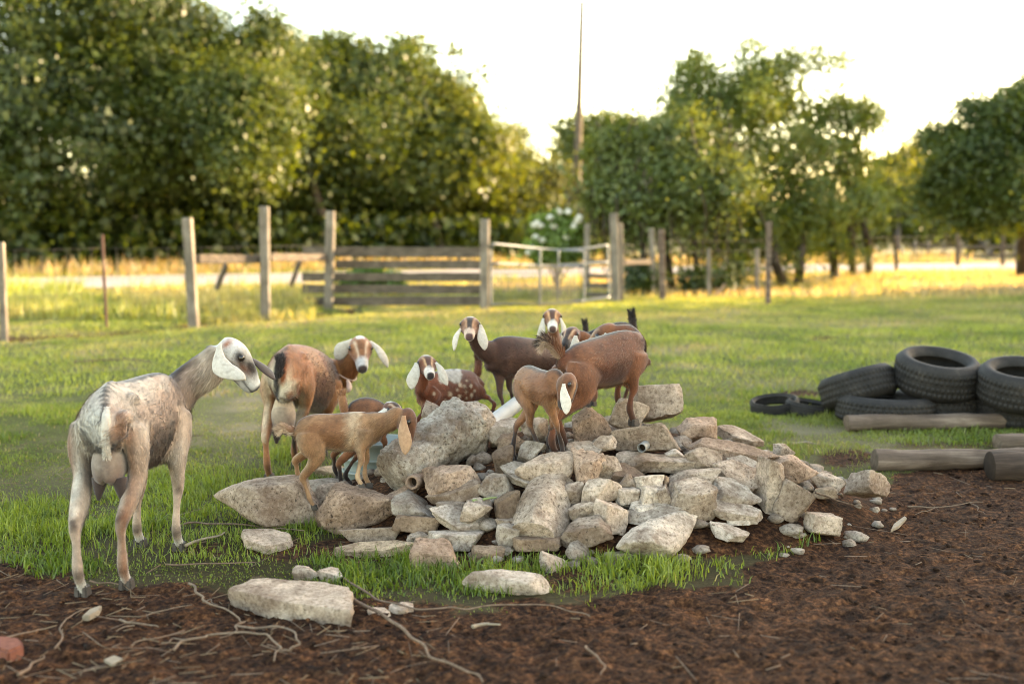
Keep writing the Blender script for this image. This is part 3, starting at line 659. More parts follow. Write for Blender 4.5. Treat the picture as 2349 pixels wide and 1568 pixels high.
# green clump of weeds behind the board fence, low bushes under the vine thicket
def bush(name, label, pts, n, size, pal, seed, cat='bush', flowers=0, group=None, base=None):
    blobs = [(*D(x, y, Y), r_*Y/FD) for x, y, Y, r_ in pts]
    rr = np.random.default_rng(seed); root = thing(name, label, cat, tuple(base or G(pts[0][0], pts[0][1]+pts[0][3])), group)
    L, nn = crown_points(blobs, n, 10, .09, seed, hollow=.4); L[:, 2] = np.maximum(L[:, 2], .03)
    tag(link('foliage', leaves_mesh('foliage', L, nn, size, pal, seed), MT['leaf'], root), kind='stuff')
    acc = [[], [], [], 0]; b0 = np.array(root.location)
    for b in blobs: add_loft(acc, limb([b0, b0*.4+np.array(b[:3])*.6+rr.normal(0, .04, 3), np.array(b[:3])], .025, .01))
    link('stem', mesh_np('stem', np.vstack(acc[0]), np.vstack(acc[2]), np.vstack(acc[1]), smooth=True), MT['bark'], root)
    return root
bush('bush', 'dark leafy bush at the foot of the vine thicket', [(1640, 640, 24, 40), (1590, 645, 23.6, 32), (1680, 620, 24.5, 35)], 260, .09, PAL_D, 301, group='bushes by the fences')
bush('bush', 'low bush beside the two close posts at the end of the gate', [(1465, 625, 23.4, 30), (1452, 655, 23.2, 22), (1490, 640, 23.2, 26)], 180, .09, PAL_D, 302, group='bushes by the fences')
bush('weed_clump', 'bright green clump of tall weeds behind the board fence', [(860, 640, 22.6, 26), (800, 642, 22.4, 24), (905, 645, 22.6, 18), (830, 630, 22.8, 20)], 320, .075, [(.05, .11, .015), (.07, .15, .02), (.10, .18, .03)], 303, cat='weeds')
ob = bush('flowering_shrub', 'green shrub with round white flower heads behind the gate', [(1275, 560, 24.6, 42), (1255, 530, 24.6, 34), (1300, 535, 24.6, 36), (1240, 575, 24.5, 28), (1310, 580, 24.6, 28), (1280, 505, 24.7, 26)], 520, .10, [(.10, .16, .03), (.14, .21, .04), (.18, .25, .055)], 304, cat='shrub', base=G(1278, 660))
rr = np.random.default_rng(9)
for x, y in ((1283, 487), (1303, 487), (1262, 500), (1225, 518), (1240, 519), (1325, 508), (1316, 520), (1270, 520), (1228, 545), (1245, 552), (1213, 580), (1222, 572), (1300, 545), (1232, 512), (1328, 500)):
    bm = bmesh.new(); p = D(x, y, 24.25); bmesh.ops.create_icosphere(bm, subdivisions=3, radius=1)
    for v in bm.verts: v.co = p+v.co*(.062+.05*abs(mnoise.noise(v.co*2.6+Vector((x, y, 0)))))*(1 if v.co.z > -.3 else .7)
    mm = bpy.data.meshes.new('flower_head'); bm.to_mesh(mm); bm.free(); link('flower_head', mm, MT['petal'], ob)
# thin bare twigs with a few leaves above the golden tree
tw = thing('bare_branch', 'bare twiggy branch with sparse leaves reaching into the sky above the golden tree', 'branch', tuple(D(1000, 250, 44)), None)
acc = [[], [], [], 0]; tips = []
for pts in ([(985, 260), (1000, 205), (1008, 165)], [(1000, 215), (1030, 190), (1060, 150)], [(1010, 200), (1055, 175), (1090, 165), (1115, 160)], [(1030, 215), (1080, 200), (1120, 180)], [(985, 230), (970, 190), (978, 150)], [(1000, 235), (1050, 215), (1085, 205)], [(940, 160), (937, 120), (932, 85)], [(975, 120), (990, 112)], [(1010, 130), (1035, 118), (1042, 110)]):
    pp = [V for V in (D(x, y, 44) for x, y in pts)]; add_loft(acc, loft(pp, np.linspace(.05, .02, len(pp)).tolist(), n=9, k=5)); tips += [np.array(p) for p in pp[1:]]
link('twig', mesh_np('twig', np.vstack(acc[0]), np.vstack(acc[2]), np.vstack(acc[1]), smooth=True), MT['bark'], tw)
P = np.repeat(np.array(tips), 22, 0)+rr.normal(0, .16, (len(tips)*22, 3)); nn = rr.normal(0, 1, P.shape); nn /= np.linalg.norm(nn, axis=1)[:, None]
tag(link('leaves', leaves_mesh('leaves', P, nn, .22, PAL_Y, 55), MT['leaf'], tw), kind='stuff')
# ------------------------------------------------------------------ utility pole
rb = D(1325, 372, 47); rt = D(1335, 3, 47)
pole = thing('utility_pole', 'tall slightly leaning wooden utility pole rising behind the trees', 'pole', (rb.x, rb.y, 0))
link('shaft', tube_mesh('shaft', [Vector((rb.x-.06, rb.y, 0)), rb, rb*.5+rt*.5, rt], [.19, .17, .13, .10], n=20, k=14), MT['pole'], pole)

# ------------------------------------------------------------------ fences
def post(parent, xt, yt, xb, yb, w_px, seed, mat='greypost', square=True, Y=None, name='post'):
    b = G(xb, yb) if Y is None else D(xb, yb, Y); Yp = b.y; t = D(xt, yt, Yp); w = w_px*Yp/FD; h = t.z
    ang = math.atan2(t.x-b.x, h); me = bevel_box(name, w, w*.9, h+.25, w*.10, Matrix.Rotation(ang, 3, 'Y') @ Matrix.Rotation(.12*math.sin(seed*3), 3, 'Z'), (b.x+(t.x-b.x)/2-.0, Yp, h/2-.12), seed, rough=w*.05)
    return link(name, me, MT[mat], parent), b
def board(parent, p0, p1, h, th, seed, mat='greyboard', name='rail', rough=.012):
    p0, p1 = Vector(p0), Vector(p1); d = p1-p0; L = d.length; d.normalize()
    q = d.to_track_quat('X', 'Z').to_matrix()
    return link(name, bevel_box(name, L, th, h, min(h, th)*.12, q, (p0+p1)/2, seed, rough=rough), MT[mat], parent)
lf = thing('fence', 'old wooden post fence with two rails and woven wire, running to the left edge', 'fence', tuple(G(441, 740)), 'weathered fences')
post(lf, 2, 557, 10, 770, 15, 1); post(lf, 430, 500, 445, 741, 22, 2); post(lf, 606, 474, 609, 727, 21, 3); post(lf, 758, 485, 753, 706, 19, 4)
board(lf, D(452, 594, 16.35), D(600, 594, 17.5), .125, .09, 5); board(lf, D(618, 590, 17.5), D(752, 591, 19.5), .125, .09, 6)
board(lf, D(519, 606, 18.6), D(497, 662, 18.9), .09, .06, 7, name='brace'); board(lf, D(688, 598, 20.2), D(667, 655, 20.4), .08, .06, 8, name='brace')
link('steel_post', bevel_box('steel_post', .035, .035, G(243, 752).y*0+(D(240, 538, G(243, 752).y).z), .006, Matrix.Rotation(-.012, 3, 'Y'), (G(243, 752).x, G(243, 752).y, D(240, 538, G(243, 752).y).z/2)), MT['rust'], lf)
def wire_mesh(parent, runs, zs, dx, r=.0020):
    acc = [[], [], [], 0]
    for (a, b) in runs:
        a, b = np.array(a), np.array(b); L = np.linalg.norm(b-a); n = max(2, int(L/dx))
        for z in zs: add_loft(acc, loft([a+[0, 0, z], (a+b)/2+[0, 0, z-.01], b+[0, 0, z]], [r]*3, n=6, k=4))
        for k in range(n+1):
            p = a+(b-a)*k/n; add_loft(acc, loft([p+[0, 0, zs[0]], p+[0, 0, zs[-1]]], [r*.8]*2, n=2, k=4))
    return tag(link('wire_mesh', mesh_np('wire_mesh', np.vstack(acc[0]), np.vstack(acc[2]), np.vstack(acc[1])), MT['wire'], parent), kind='stuff')
gp = lambda x, y: tuple(G(x, y))
wire_mesh(lf, [(gp(-150, 786), gp(10, 770)), (gp(10, 770), gp(243, 752)), (gp(243, 752), gp(445, 741)), (gp(445, 741), gp(609, 727)), (gp(609, 727), gp(753, 706))], [.06, .18, .32, .48, .66, .86, 1.08], .17)
bf = thing('fence', 'weathered horizontal board fence with five boards left of the gate', 'fence', tuple(G(900, 705)), 'weathered fences')
for k, (yl, yr, hh, x0) in enumerate(((577, 579, 23, 695), (606, 607, 19, 770), (635, 635, 19, 693), (662, 664, 20, 693), (691, 689, 21, 693))):
    board(bf, D(x0, yl, 19.75), D(1102, yr, 19.1), hh*19.5/FD, .04, 20+k, name='board', rough=.010)
post(bf, 1112, 503, 1112, 711, 20, 31)
# gate: two tubular leaves with mesh, one half open
gt = thing('gate', 'pale grey tubular steel gate with two leaves hinged on the wooden posts', 'gate', tuple(G(1260, 705)))
def gtube(parent, pts, r=.022, name='tube'): return link(name, tube_mesh(name, pts, [r]*len(pts), n=max(10, len(pts)*6), k=10, up=(.01, .02, 1)), MT['galv'], parent)
Ya, Yb, Yc = 18.9, 20.2, 20.7
gtube(gt, [D(1126, 704, Ya), D(1126, 640, Ya), D(1127, 572, Ya), D(1131, 563, Ya), D(1140, 560, Ya+.02), D(1250, 571, Yb-.3), D(1338, 576, Yb)], .021)
gtube(gt, [D(1126, 698, Ya), D(1250, 697, Yb-.3), D(1338, 690, Yb)]); gtube(gt, [D(1128, 604, Ya), D(1250, 609, Yb-.3), D(1338, 611, Yb)])
for x, y0, y1, Y in ((1239, 571, 706, 19.6), (1281, 573, 704, 19.95), (1340, 573, 700, 20.2)): gtube(gt, [D(x, y0, Y), D(x, (y0+y1)/2, Y), D(x-1, y1, Y)], .018, 'upright')
gtube(gt, [D(1284, 574, 20.1), D(1340, 570, 20.35), D(1394, 562, Yc)], .021); gtube(gt, [D(1284, 608, 20.1), D(1340, 605, 20.35), D(1394, 601, Yc)]); gtube(gt, [D(1284, 695, 20.1), D(1340, 689, 20.35), D(1398, 681, Yc)])
gtube(gt, [D(1394, 562, Yc), D(1396, 630, Yc), D(1398, 690, Yc)], .018, 'upright')
acc = [[], [], [], 0]
for k in range(26):
    x = 1130+k*8; Y = Ya+(x-1126)/212*(Yb-Ya); add_loft(acc, loft([D(x, 607, Y), D(x, 704-max(0, x-1250)*.07, Y)], [.006]*2, n=2, k=4))
for y in range(618, 704, 10): add_loft(acc, loft([D(1127, y, Ya), D(1338, y-3, Yb)], [.006]*2, n=2, k=4))
tag(link('gate_mesh', mesh_np('gate_mesh', np.vstack(acc[0]), np.vstack(acc[2]), np.vstack(acc[1])), MT['wire'], gt), kind='stuff')
cf = thing('fence', 'short board fence behind the open gate leaf, with a lone back post', 'fence', tuple(G(1350, 680)), 'weathered fences')
post(cf, 1347, 514, 1346, 672, 13, 41)
for k, (y, hh) in enumerate(((600, 11), (632, 10), (653, 10), (675, 11))): board(cf, D(1338, y, 22.3), D(1404, y+2, 21.4), hh*21.6/FD, .035, 45+k, name='board')
rf = thing('fence', 'post and wire fence running along the trees to the right of the gate', 'fence', tuple(G(1763, 698)), 'weathered fences')
post(rf, 1408, 489, 1413, 692, 17, 51); post(rf, 1422, 512, 1424, 690, 14, 52); post(rf, 1495, 524, 1500, 678, 11, 53); post(rf, 1517, 526, 1520, 688, 15, 54, 'log')
board(rf, D(1430, 602, 21.6), D(1492, 600, 22.4), .10, .07, 55)
post(rf, 1626, 570, 1626, 680, 9, 56); post(rf, 1737, 570, 1736, 672, 9, 57); post(rf, 1764, 508, 1762, 697, 12, 58, 'log')
for x, yt, yb in ((1829, 556, 655), (1912, 545, 645), (1990, 542, 634), (2056, 540, 625), (2197, 536, 612), (2300, 540, 612)): post(rf, x, yt, x, yb, 8, x, 'bark')
acc = [[], [], [], 0]
fp = [G(1520, 688), G(1626, 680), G(1736, 672), G(1829, 655), G(1990, 634), G(2056, 625), G(2197, 612)]
for z in (.15, .4, .65, .9, 1.1):
    add_loft(acc, loft([np.array(p)+[0, 0, z] for p in fp], [.0020]*len(fp), n=40, k=4))
tag(link('wire_strands', mesh_np('wire_strands', np.vstack(acc[0]), np.vstack(acc[2]), np.vstack(acc[1])), MT['wire'], rf), kind='stuff')
wf = thing('fence', 'far pale picket fence glimpsed under the right overhanging tree', 'fence', tuple(G(2250, 596)), 'weathered fences')
for k, x in enumerate((2100, 2130, 2165, 2205, 2265, 2330, 2380)): post(wf, x, 552, x, 597, 6, 60+k, 'greypost')
board(wf, D(2090, 566, 47), D(2400, 566, 47), .12, .05, 71); board(wf, D(2090, 585, 47), D(2400, 585, 47), .12, .05, 72)

# ------------------------------------------------------------------ tyres
def tyre_part(profile, n=56, tread=False):
    m = len(profile); a = np.arange(n)/n*2*math.pi; P = np.array(profile)
    V = np.stack([np.outer(np.cos(a), P[:, 0]), np.outer(np.sin(a), P[:, 0]), np.outer(np.ones(n), P[:, 1])], -1)
    i, j = np.meshgrid(np.arange(n), np.arange(m-1), indexing='ij'); i2 = (i+1) % n
    Q = np.stack([i*m+j, i2*m+j, i2*m+j+1, i*m+j+1], -1).reshape(-1, 4)
    return V.reshape(-1, 3), Q
def make_tyre(label, loc, rad, wid, rot=(0,0,0), rim=.60, group='old tyres dumped by the logs', seed=1, worn=0.0):
    root = thing('tyre', label, 'tyre', loc, group); root.rotation_mode = 'ZYX'; root.rotation_euler = rot
    r, h, q = rad, wid/2, rad*rim
    body = [(r*.965, h*.70), (r*.985, h*.60), (r*.992, 0), (r*.985, -h*.60), (r*.965, -h*.70)]
    side = lambda s: [(q, s*h*.55), (q+.006, s*h*.80), (q+.03, s*h*.93), (q+(r-q)*.35, s*h*1.0), (q+(r-q)*.62, s*h*.98), (r*.90, s*h*.88), (r*.955, s*h*.76), (r*.968, s*h*.70)]
    inner = [(q, h*.55), (q+(r-q)*.55, h*.74), (r*.90, h*.55), (r*.93, 0), (r*.90, -h*.55), (q+(r-q)*.55, -h*.74), (q, -h*.55)]
    def put(name, V, Q, T=None):
        me = mesh_np(name, V, T, Q, smooth=True); me.materials.append(MT['rubber']); o = bpy.data.objects.new(name, me); C.objects.link(o); o.parent = root; return o
    V, Q = tyre_part(side(1), 64); put('sidewall', V, Q)
    V, Q = tyre_part(side(-1), 64); put('sidewall', V, Q[:, ::-1])
    V, Q = tyre_part(inner, 64); put('inner_wall', V, Q[:, ::-1])
    # tread: carcass band with rows of raised blocks parted by grooves
    Vb, Qb = tyre_part(body, 64); Vs, Qs, off = [Vb], [Qb], len(Vb); nb = 54
    for row, (z0, z1) in enumerate(((-.66, -.40), (-.33, -.07), (.07, .33), (.40, .66))):
        for k in range(nb):
            a0 = (k+.08+.5*(row % 2))/nb*2*math.pi; a1 = (k+.80+.5*(row % 2))/nb*2*math.pi; ro, ri = r*(1.0-.004*worn), r*.975
            co = [(ri, a0, z0), (ri, a1, z0), (ri, a1, z1), (ri, a0, z1), (ro, a0+.01, z0+.02), (ro, a1-.01, z0+.02), (ro, a1-.01, z1-.02), (ro, a0+.01, z1-.02)]
            Vs.append(np.array([(c[0]*math.cos(c[1]), c[0]*math.sin(c[1]), c[2]*h) for c in co])); Qs.append(np.array([(4,5,6,7), (0,1,5,4), (1,2,6,5), (2,3,7,6), (3,0,4,7)])+off); off += 8
    me = mesh_np('tread', np.vstack(Vs), None, np.vstack(Qs)); me.materials.append(MT['rubber']); o = bpy.data.objects.new('tread', me); C.objects.link(o); o.parent = root
    tag(o, kind='stuff')
    return root
z7 = lambda x, y: ((1840+x/3.2625)/1.08982, (840+y/3.2625)/1.08982)
def tyre_at(label, x0, y0, x1, y1, Y, wid, rot, seed, zc=None, rim=.60, rad=None):
    cx, cy = z7((x0+x1)/2, (y0+y1)/2); p = G(cx, cy, zc) if zc is not None else D(cx, cy, Y); Y = p.y; rr_ = rad or (x1-x0)/3.2625/1.08982*Y/FD/2
    return make_tyre(label, tuple(p), rr_, wid, rot, rim, seed=seed)
tyre_at('car tyre lying flat in front of the tyre heap, rim hole facing up', 820, 490, 1612, 690, 7.35, .19, (R(-1), R(1), .3), 1, zc=.10, rim=.66)
tyre_at('wide tyre on top of the middle stack of two', 1298, 120, 1985, 495, 8.15, .25, (R(13), R(3), .8), 2, zc=.335, rim=.62)
tyre_at('tyre at the bottom of the middle stack, under the wide one', 1290, 470, 1990, 650, 8.15, .21, (R(1), R(-2), .2), 3, zc=.105)
tyre_at('tyre leaning up against the middle stack with its tread towards us', 680, 255, 1305, 570, 8.35, .22, (R(-16), R(-14), R(8)), 4, zc=.225, rim=.62)
tyre_at('tyre mostly hidden behind the middle stack', 1440, 240, 2062, 420, 8.95, .20, (R(-18), R(20), R(-8)), 5)
tyre_at('upper tyre of the right hand stack, cut by the frame', 1985, 232, 2700, 560, 7.85, .25, (R(12), R(-2), 1.1), 6, zc=.30, rim=.62)
tyre_at('bottom tyre of the stack cut by the right edge', 1928, 528, 2700, 660, 7.8, .22, (0, 0, .4), 7, zc=.105)
tyre_at('small thin tyre lying tilted in the grass, leftmost of the heap', 116, 478, 515, 640, 8.15, .085, (R(7), R(-7), .5), 8, zc=.055, rim=.80)
tyre_at('small tyre half sunk in the grass beside the thin tilted one', 402, 545, 812, 640, 7.9, .10, (R(2), R(7), .1), 9, zc=.04, rim=.78)

# ------------------------------------------------------------------ logs
def log(label, a, b, r, mat, seed, endmat='cutend', group='logs edging the bare ground', flat=1.0):
    a, b = Vector(a), Vector(b); root = thing('log', label, 'log', tuple(a), group)
    n = 30; pts = [a.lerp(b, k/7) + Vector((0, mnoise.noise((k*.7, seed, 0))*.012, mnoise.noise((k*.7, seed, 4))*.010)) for k in range(8)]
    V, Q, T, t, *_ = loft(pts, [r*(1+.06*mnoise.noise((k*.9, seed, 7))) for k in range(8)], n=n, k=20, cap=False)
    V += fbm(V*np.array([.3, 1, 1]), 18, 3, seed)[:, None]*.010
    link('bark', mesh_np('bark', V, None, Q, smooth=True), MT[mat], root)
    for q, (p, e) in enumerate(((0, -1), (n-1, 1))):
        ring = V[p*20:(p+1)*20]; c = ring.mean(0); d = np.array((b-a).normalized())*e
        Vc = np.vstack([ring, c+(ring-c)*.9+d*.006, c+d*.004]); k = np.arange(20); k2 = (k+1) % 20
        Qc = np.stack([k, k2, 20+k2, 20+k], -1); Tc = np.stack([20+k, 20+k2, np.full(20, 40)], -1)
        if e < 0: Qc = Qc[:, ::-1]; Tc = Tc[:, ::-1]
        link('cut_end', mesh_np('cut_end', Vc, Tc, Qc), MT[endmat], root)
    return root
zz = lambda x, y, h: G(*z7(x, y), h)
log('long grey log lying in the grass in front of the tyres', zz(905, 712, .055), zz(3200, 676, .055), .056, 'log', 1)
log('long brown log at the edge of the bare soil', zz(1130, 1014, .052), zz(3000, 985, .052), .060, 'log', 2)
log('short log with a split pale end, behind the long brown log', zz(2128, 860, .04), zz(3300, 845, .04), .050, 'log', 3)
log('dark wet squared timber end lying over the brown log at the right edge', zz(2072, 1060, .065), zz(3000, 1068, .065), .078, 'darklog', 4, endmat='hole')
# ------------------------------------------------------------------ rubble
def ico_sphere(sub):
    bm = bmesh.new(); bmesh.ops.create_icosphere(bm, subdivisions=sub, radius=1)
    V = np.array([v.co[:] for v in bm.verts]); T = np.array([[v.index for v in f.verts] for f in bm.faces]); bm.free(); return V, T
ICO = {3: ico_sphere(4), 4: ico_sphere(5)}
GROW = 1.10
def rock_shape(kind, seed, sub):
    """unit-box stone: directions of a fine sphere cut back by planes, edges worn"""
    r = np.random.default_rng(seed); V, T = ICO[sub]
    pl = []
    def plane(n, d): n = np.array(n, float); pl.append((n/np.linalg.norm(n), d))
    if kind == 'slab':
        plane((r.normal(0, .05), r.normal(0, .05), 1), .80); plane((r.normal(0, .05), r.normal(0, .05), -1), .80)
        a0 = r.random()*6; m = r.integers(5, 8)
        for k in range(m): a = a0+(k+r.uniform(-.25, .25))/m*2*math.pi; plane((math.cos(a), math.sin(a), r.normal(0, .18)), r.uniform(.72, .92))
    elif kind == 'block':
        for n in ((1, 0, 0), (-1, 0, 0), (0, 1, 0), (0, -1, 0), (0, 0, 1), (0, 0, -1)): plane(np.array(n)+r.normal(0, .12, 3), r.uniform(.70, .82))
        for k in range(3): plane(r.normal(0, 1, 3), r.uniform(.95, 1.05))
    elif kind == 'wedge':
        plane((.15, -.25, .9), .52); plane((0, .1, -1), .6); plane((1, 0, .45), .72); plane((-1, .1, .1), .85); plane((0, -1, .1), .75); plane((0, 1, 0), .8)
        for k in range(3): plane(r.normal(0, 1, 3), r.uniform(.8, .95))
    elif kind == 'round':
        for k in range(18): plane(r.normal(0, 1, 3), r.uniform(.78, .96))
        plane((0, 0, -1), .8)
    else:
        for k in range(10):
            plane(r.normal(0, 1, 3), r.uniform(.60, .92))
        plane((0, 0, -1), .8); plane((r.normal(0, .3), -1, r.normal(0, .3)), .75); plane((r.normal(0, .25), -.2, 1), .72)
    Nn = np.array([p[0] for p in pl]); d = np.array([p[1] for p in pl])
    den = np.maximum(V@Nn.T, 1e-3); rr = d[None]/den; rr = np.minimum(rr, 6)
    p = 34.0 if kind in ('slab', 'block', 'wedge') else (15.0 if kind == 'round' else 44.0)
    rad = (np.sum(rr**-p, axis=1))**(-1/p)
    return V*rad[:, None], T
def emit_rock(name, label, V, T, tint, pits, cat='rubble', group=None, root_at=None):
    c = V.mean(0) if root_at is None else np.array(root_at)
    me = mesh_np(name, V-c, T, smooth=True); me.materials.append(MT['concrete'])
    o = bpy.data.objects.new(name, me); C.objects.link(o); o.location = c; o.color = (*tint, pits)
    try: me.set_sharp_from_angle(angle=R(38))
    except Exception: pass
    return tag(o, label, cat, group)
TINT = dict(p=(.56, .455, .375), w=(.68, .585, .505), g=(.445, .355, .29), b=(.37, .265, .19), r=(.50, .355, .27), d=(.16, .115, .09), s=(.43, .375, .325), t=(.51, .39, .28))
def stone(label, box, kind='chunk', tint='p', pits=.5, yaw=0, roll=0, pitch=0, deep=.75, at=.85, seed=None, Y=None, sub=None, rough=1.0, name='concrete_chunk', ground=False, group='broken concrete of the rubble pile', lift=0):
    x0, y0, x1, y1 = box; seed = seed if seed is not None else int(x0*7+y0*13) % 9973
    cx, cy = (x0+x1)/2, y0+(y1-y0)*at
    P = M(cx, cy) if Y is None else D(cx, cy, Y)
    k = P.y/FD; w, h = (x1-x0)*k, (y1-y0)*k*.97; dp = max(min(w, h*3)*deep, h*.6)
    sub = sub or (4 if w > .24 else 3); w *= GROW; h *= GROW
    V, T = rock_shape(kind, seed, sub)
    V = V*np.array([w/2, dp/2, h/2])
    if kind in ('slab',): V[:, 2] *= .62
    Mx = np.array(Matrix.Rotation(R(roll), 3, 'Y') @ Matrix.Rotation(R(pitch), 3, 'X') @ Matrix.Rotation(R(yaw), 3, 'Z')); V = V@Mx.T
    s = min(w, h)**.5*.5
    q = V+seed*3.7
    nn = V/np.linalg.norm(V, axis=1)[:, None]
    big = fbm(q, 9, 3, seed); fine = fbm(q, 30, 5, seed+2, .66); ridg = np.abs(fbm(q, 16, 3, seed+8))
    V = V+nn*(.034*big*s+.046*fine*s-.034*ridg*s)[:, None]*rough
    tr = np.array(TINT[tint])*1.03*(1+.10*np.random.default_rng(seed+1).normal(0, 1))
    # true size: fit the width and height it really has
    ex = V.max(0)-V.min(0); V = (V-(V.max(0)+V.min(0))/2)
    V[:, 0] *= w/ex[0]; V[:, 2] *= h/ex[2]
    pc = D((x0+x1)/2, (y0+y1)/2, P.y)
    V += np.array(pc)+np.array([0, dp*.12, lift])
    return emit_rock(name, label, V, T, tr, pits, group=group)
def Z6(x0, y0, x1, y1): return tuple(v/1.08982 for v in (1180+x0/2.1355, 930+y0/2.1355, 1180+x1/2.1355, 930+y1/2.1355))
def Z5(x0, y0, x1, y1): return tuple(v/1.08982 for v in (500+x0/2.8513, 950+y0/2.8513, 500+x1/2.8513, 950+y1/2.8513))
S = stone
# top and right half of the pile
S('squarish pitted concrete block at the top of the pile, right of the biggest kid', Z6(875, 65, 1110, 272), 'block', 'g', .55, 12, -12, -14, .8, Y=5.72, rough=.8)
S('reddish pitted chunk under the hind kids, left of the block with the pipe', Z6(540, 195, 745, 392), 'chunk', 'r', .8, 20, 4, 0, .8, at=.5)
S('tilted slab the biggest kid rests its far fore foot on', Z6(735, 140, 945, 330), 'block', 'p', .4, 8, 24, -8, .6, Y=5.42)
S('long concrete block with a grey pipe end sticking out of its face', Z6(755, 265, 1118, 438), 'block', 'g', .6, -6, -4, -10, .55, Y=5.17, seed=4)
S('thin angular shard in front of the reddish pitted chunk', Z6(640, 340, 772, 432), 'slab', 'g', .5, 30, -18, 30)
S('long flat slab lying level below the block with the pipe', Z6(778, 435, 1212, 538), 'slab', 'g', .75, 4, 3, 4, .6, Y=5.02)
S('rough slab to the right of the block with the pipe', Z6(1100, 250, 1316, 368), 'chunk', 'r', .6, 0, 5, 0, at=.5)
S('pale layered slab on the upper right shoulder of the pile', Z6(1320, 290, 1562, 402), 'slab', 'p', .5, 10, 18, 18, at=.5)
S('long brownish slab under the pale layered one', Z6(1165, 362, 1622, 485), 'slab', 'r', .6, -6, 10, 16, .5)
S('small white stone jammed behind the long flat slab', Z6(1035, 412, 1132, 462), 'chunk', 'w', .2)
S('plain grey slab leaning against the long brownish one', Z6(1145, 402, 1335, 548), 'slab', 'g', .4, 0, 32, 42)
S('pitted lump below the plain leaning slab', Z6(1055, 512, 1322, 620), 'chunk', 'g', .8, 10, -5)
S('smooth whitish slab behind the upright V shaped pair', Z6(1365, 452, 1562, 575), 'slab', 's', .25, 0, 14, 40)
S('grey pitted slab leaning left of the upright V shaped pair', Z6(1285, 480, 1548, 634), 'slab', 'g', .7, 0, 28, 40)
S('rough pointed stone behind the lumpy ridge at the right end', Z6(1606, 380, 1720, 480), 'chunk', 'p', .5, 0, 20)
S('rough brown ridge of concrete at the right end of the pile', Z6(1605, 452, 1842, 610), 'chunk', 'r', .7, 0, 30, 0)
S('lumpy log shaped stone at the right foot of the pile', Z6(1812, 540, 1992, 642), 'chunk', 'p', .4, 0, 12)
S('tan flat stone low in the grass behind the V shaped pair', Z6(1818, 618, 1950, 672), 'slab', 't', .2)
S('upright slab standing on end, left arm of the V', Z6(1528, 455, 1655, 800), 'block', 'p', .4, 10, 4, 8, .5, Y=4.86, seed=12)
S('thick broken piece leaning right, right arm of the V', Z6(1618, 568, 1832, 808), 'block', 'g', .55, -12, 28, 6, .7, Y=4.80, seed=8)
S('two toned slab lying alone at the bare soil edge, farthest to the right', Z6(2005, 512, 2238, 694), 'block', 'p', .45, 32, 14, -30, .9, Y=5.12, seed=14)
S('squared block at the right front foot of the pile', Z6(1782, 752, 1968, 885), 'block', 'p', .35, 14, 4, -10, .8)
S('white tapering slab lying over the long white one', Z6(1272, 568, 1538, 728), 'slab', 'w', .25, 0, 16, 26)
S('big pitted lump left of the white tapering slab', Z6(1052, 583, 1304, 796), 'chunk', 'p', .7, 15, 14)
S('long white slab low at the right front', Z6(1236, 688, 1553, 800), 'slab', 'w', .3, 0, 8, 16, .5)
S('white angular stone with a sharp corner under the dark gap', Z6(862, 548, 1022, 642), 'block', 'w', .2, 30, -6, -10)
S('small brownish stone beside the white angular one', Z6(985, 553, 1052, 608), 'chunk', 'b', .2)
S('thin pale slab standing slantwise on its edge', Z6(986, 606, 1078, 748), 'block', 'p', .3, 0, -24, 0, .5, Y=4.72)
S('white blocky stone behind the thin slantwise slab', Z6(893, 608, 1014, 724), 'block', 'w', .25, 20, 8)
S('flat white stone below the white blocky one', Z6(848, 698, 1014, 760), 'slab', 'w', .2, 0, 0, 14)
S('pointed white slab like a spearhead above the big white boulder', Z6(822, 716, 1144, 802), 'slab', 'w', .15, 0, -10, 22)
S('pale angular block with a ridge down its middle', Z6(652, 682, 838, 864), 'block', 'p', .3, 42, 8, -14)
S('large smooth grey stone in the middle of the pile', Z6(588, 572, 804, 740), 'chunk', 'p', .3, 0, -8)
S('grey stone wedged behind the large smooth one', Z6(758, 543, 872, 634), 'chunk', 'g', .3)
S('small white stone between the smooth grey and the blocky white ones', Z6(768, 622, 894, 704), 'block', 'w', .25, 15)
S('stone half hidden behind the arched concrete piece', Z6(458, 592, 594, 704), 'chunk', 'p', .35)
S('large white boulder with dark pits at the front of the pile', Z6(776, 778, 1242, 968), 'round', 'w', .45, 0, 6, 0, .8, Y=4.52, seed=33)
S('broken stone at the right shoulder of the arched piece', Z6(518, 692, 670, 805), 'chunk', 'p', .6)
S('pitted grey lump leaning against the arched piece', Z6(452, 782, 744, 970), 'chunk', 'g', .8, 0, -14)
S('brown flat block under the arched piece', Z6(217, 878, 464, 974), 'block', 'b', .6, 4, 0, -8)
S('flat white stone sunk in the grass right of the big white boulder', Z6(1282, 808, 1484, 905), 'slab', 'w', .35, 0, 14, 10)
S('small triangular stone in the grass below the pitted grey lump', Z6(365, 962, 540, 1074), 'chunk', 'p', .6)
S('large smooth grey boulder under the hooves of the dark legged kid', Z6(240, 428, 562, 604), 'round', 'g', .3, 10, -10, 0, .8)
S('flat grey wedge with a clean top, below the smooth grey boulder', Z6(162, 500, 464, 622), 'slab', 's', .15, -10, 10, 24)
S('ridged pinkish lump right of the smooth grey boulder', Z6(536, 418, 708, 622), 'chunk', 'r', .6)
S('thin slab sloping down under the long flat slab', Z6(655, 436, 796, 596), 'slab', 'g', .35, 0, 38, 36)
S('dark grey slab in the shade below the long flat one', Z6(745, 496, 925, 606), 'slab', 'd', .3, 0, 12, 22)
S('flat grey stone behind the hooves of the biggest kid', Z6(508, 376, 692, 454), 'slab', 's', .15, 0, 10, 20)
S('coarse brown stone with a pale top behind the dark legged kid', Z6(142, 332, 334, 440), 'chunk', 'b', .9, at=.5)
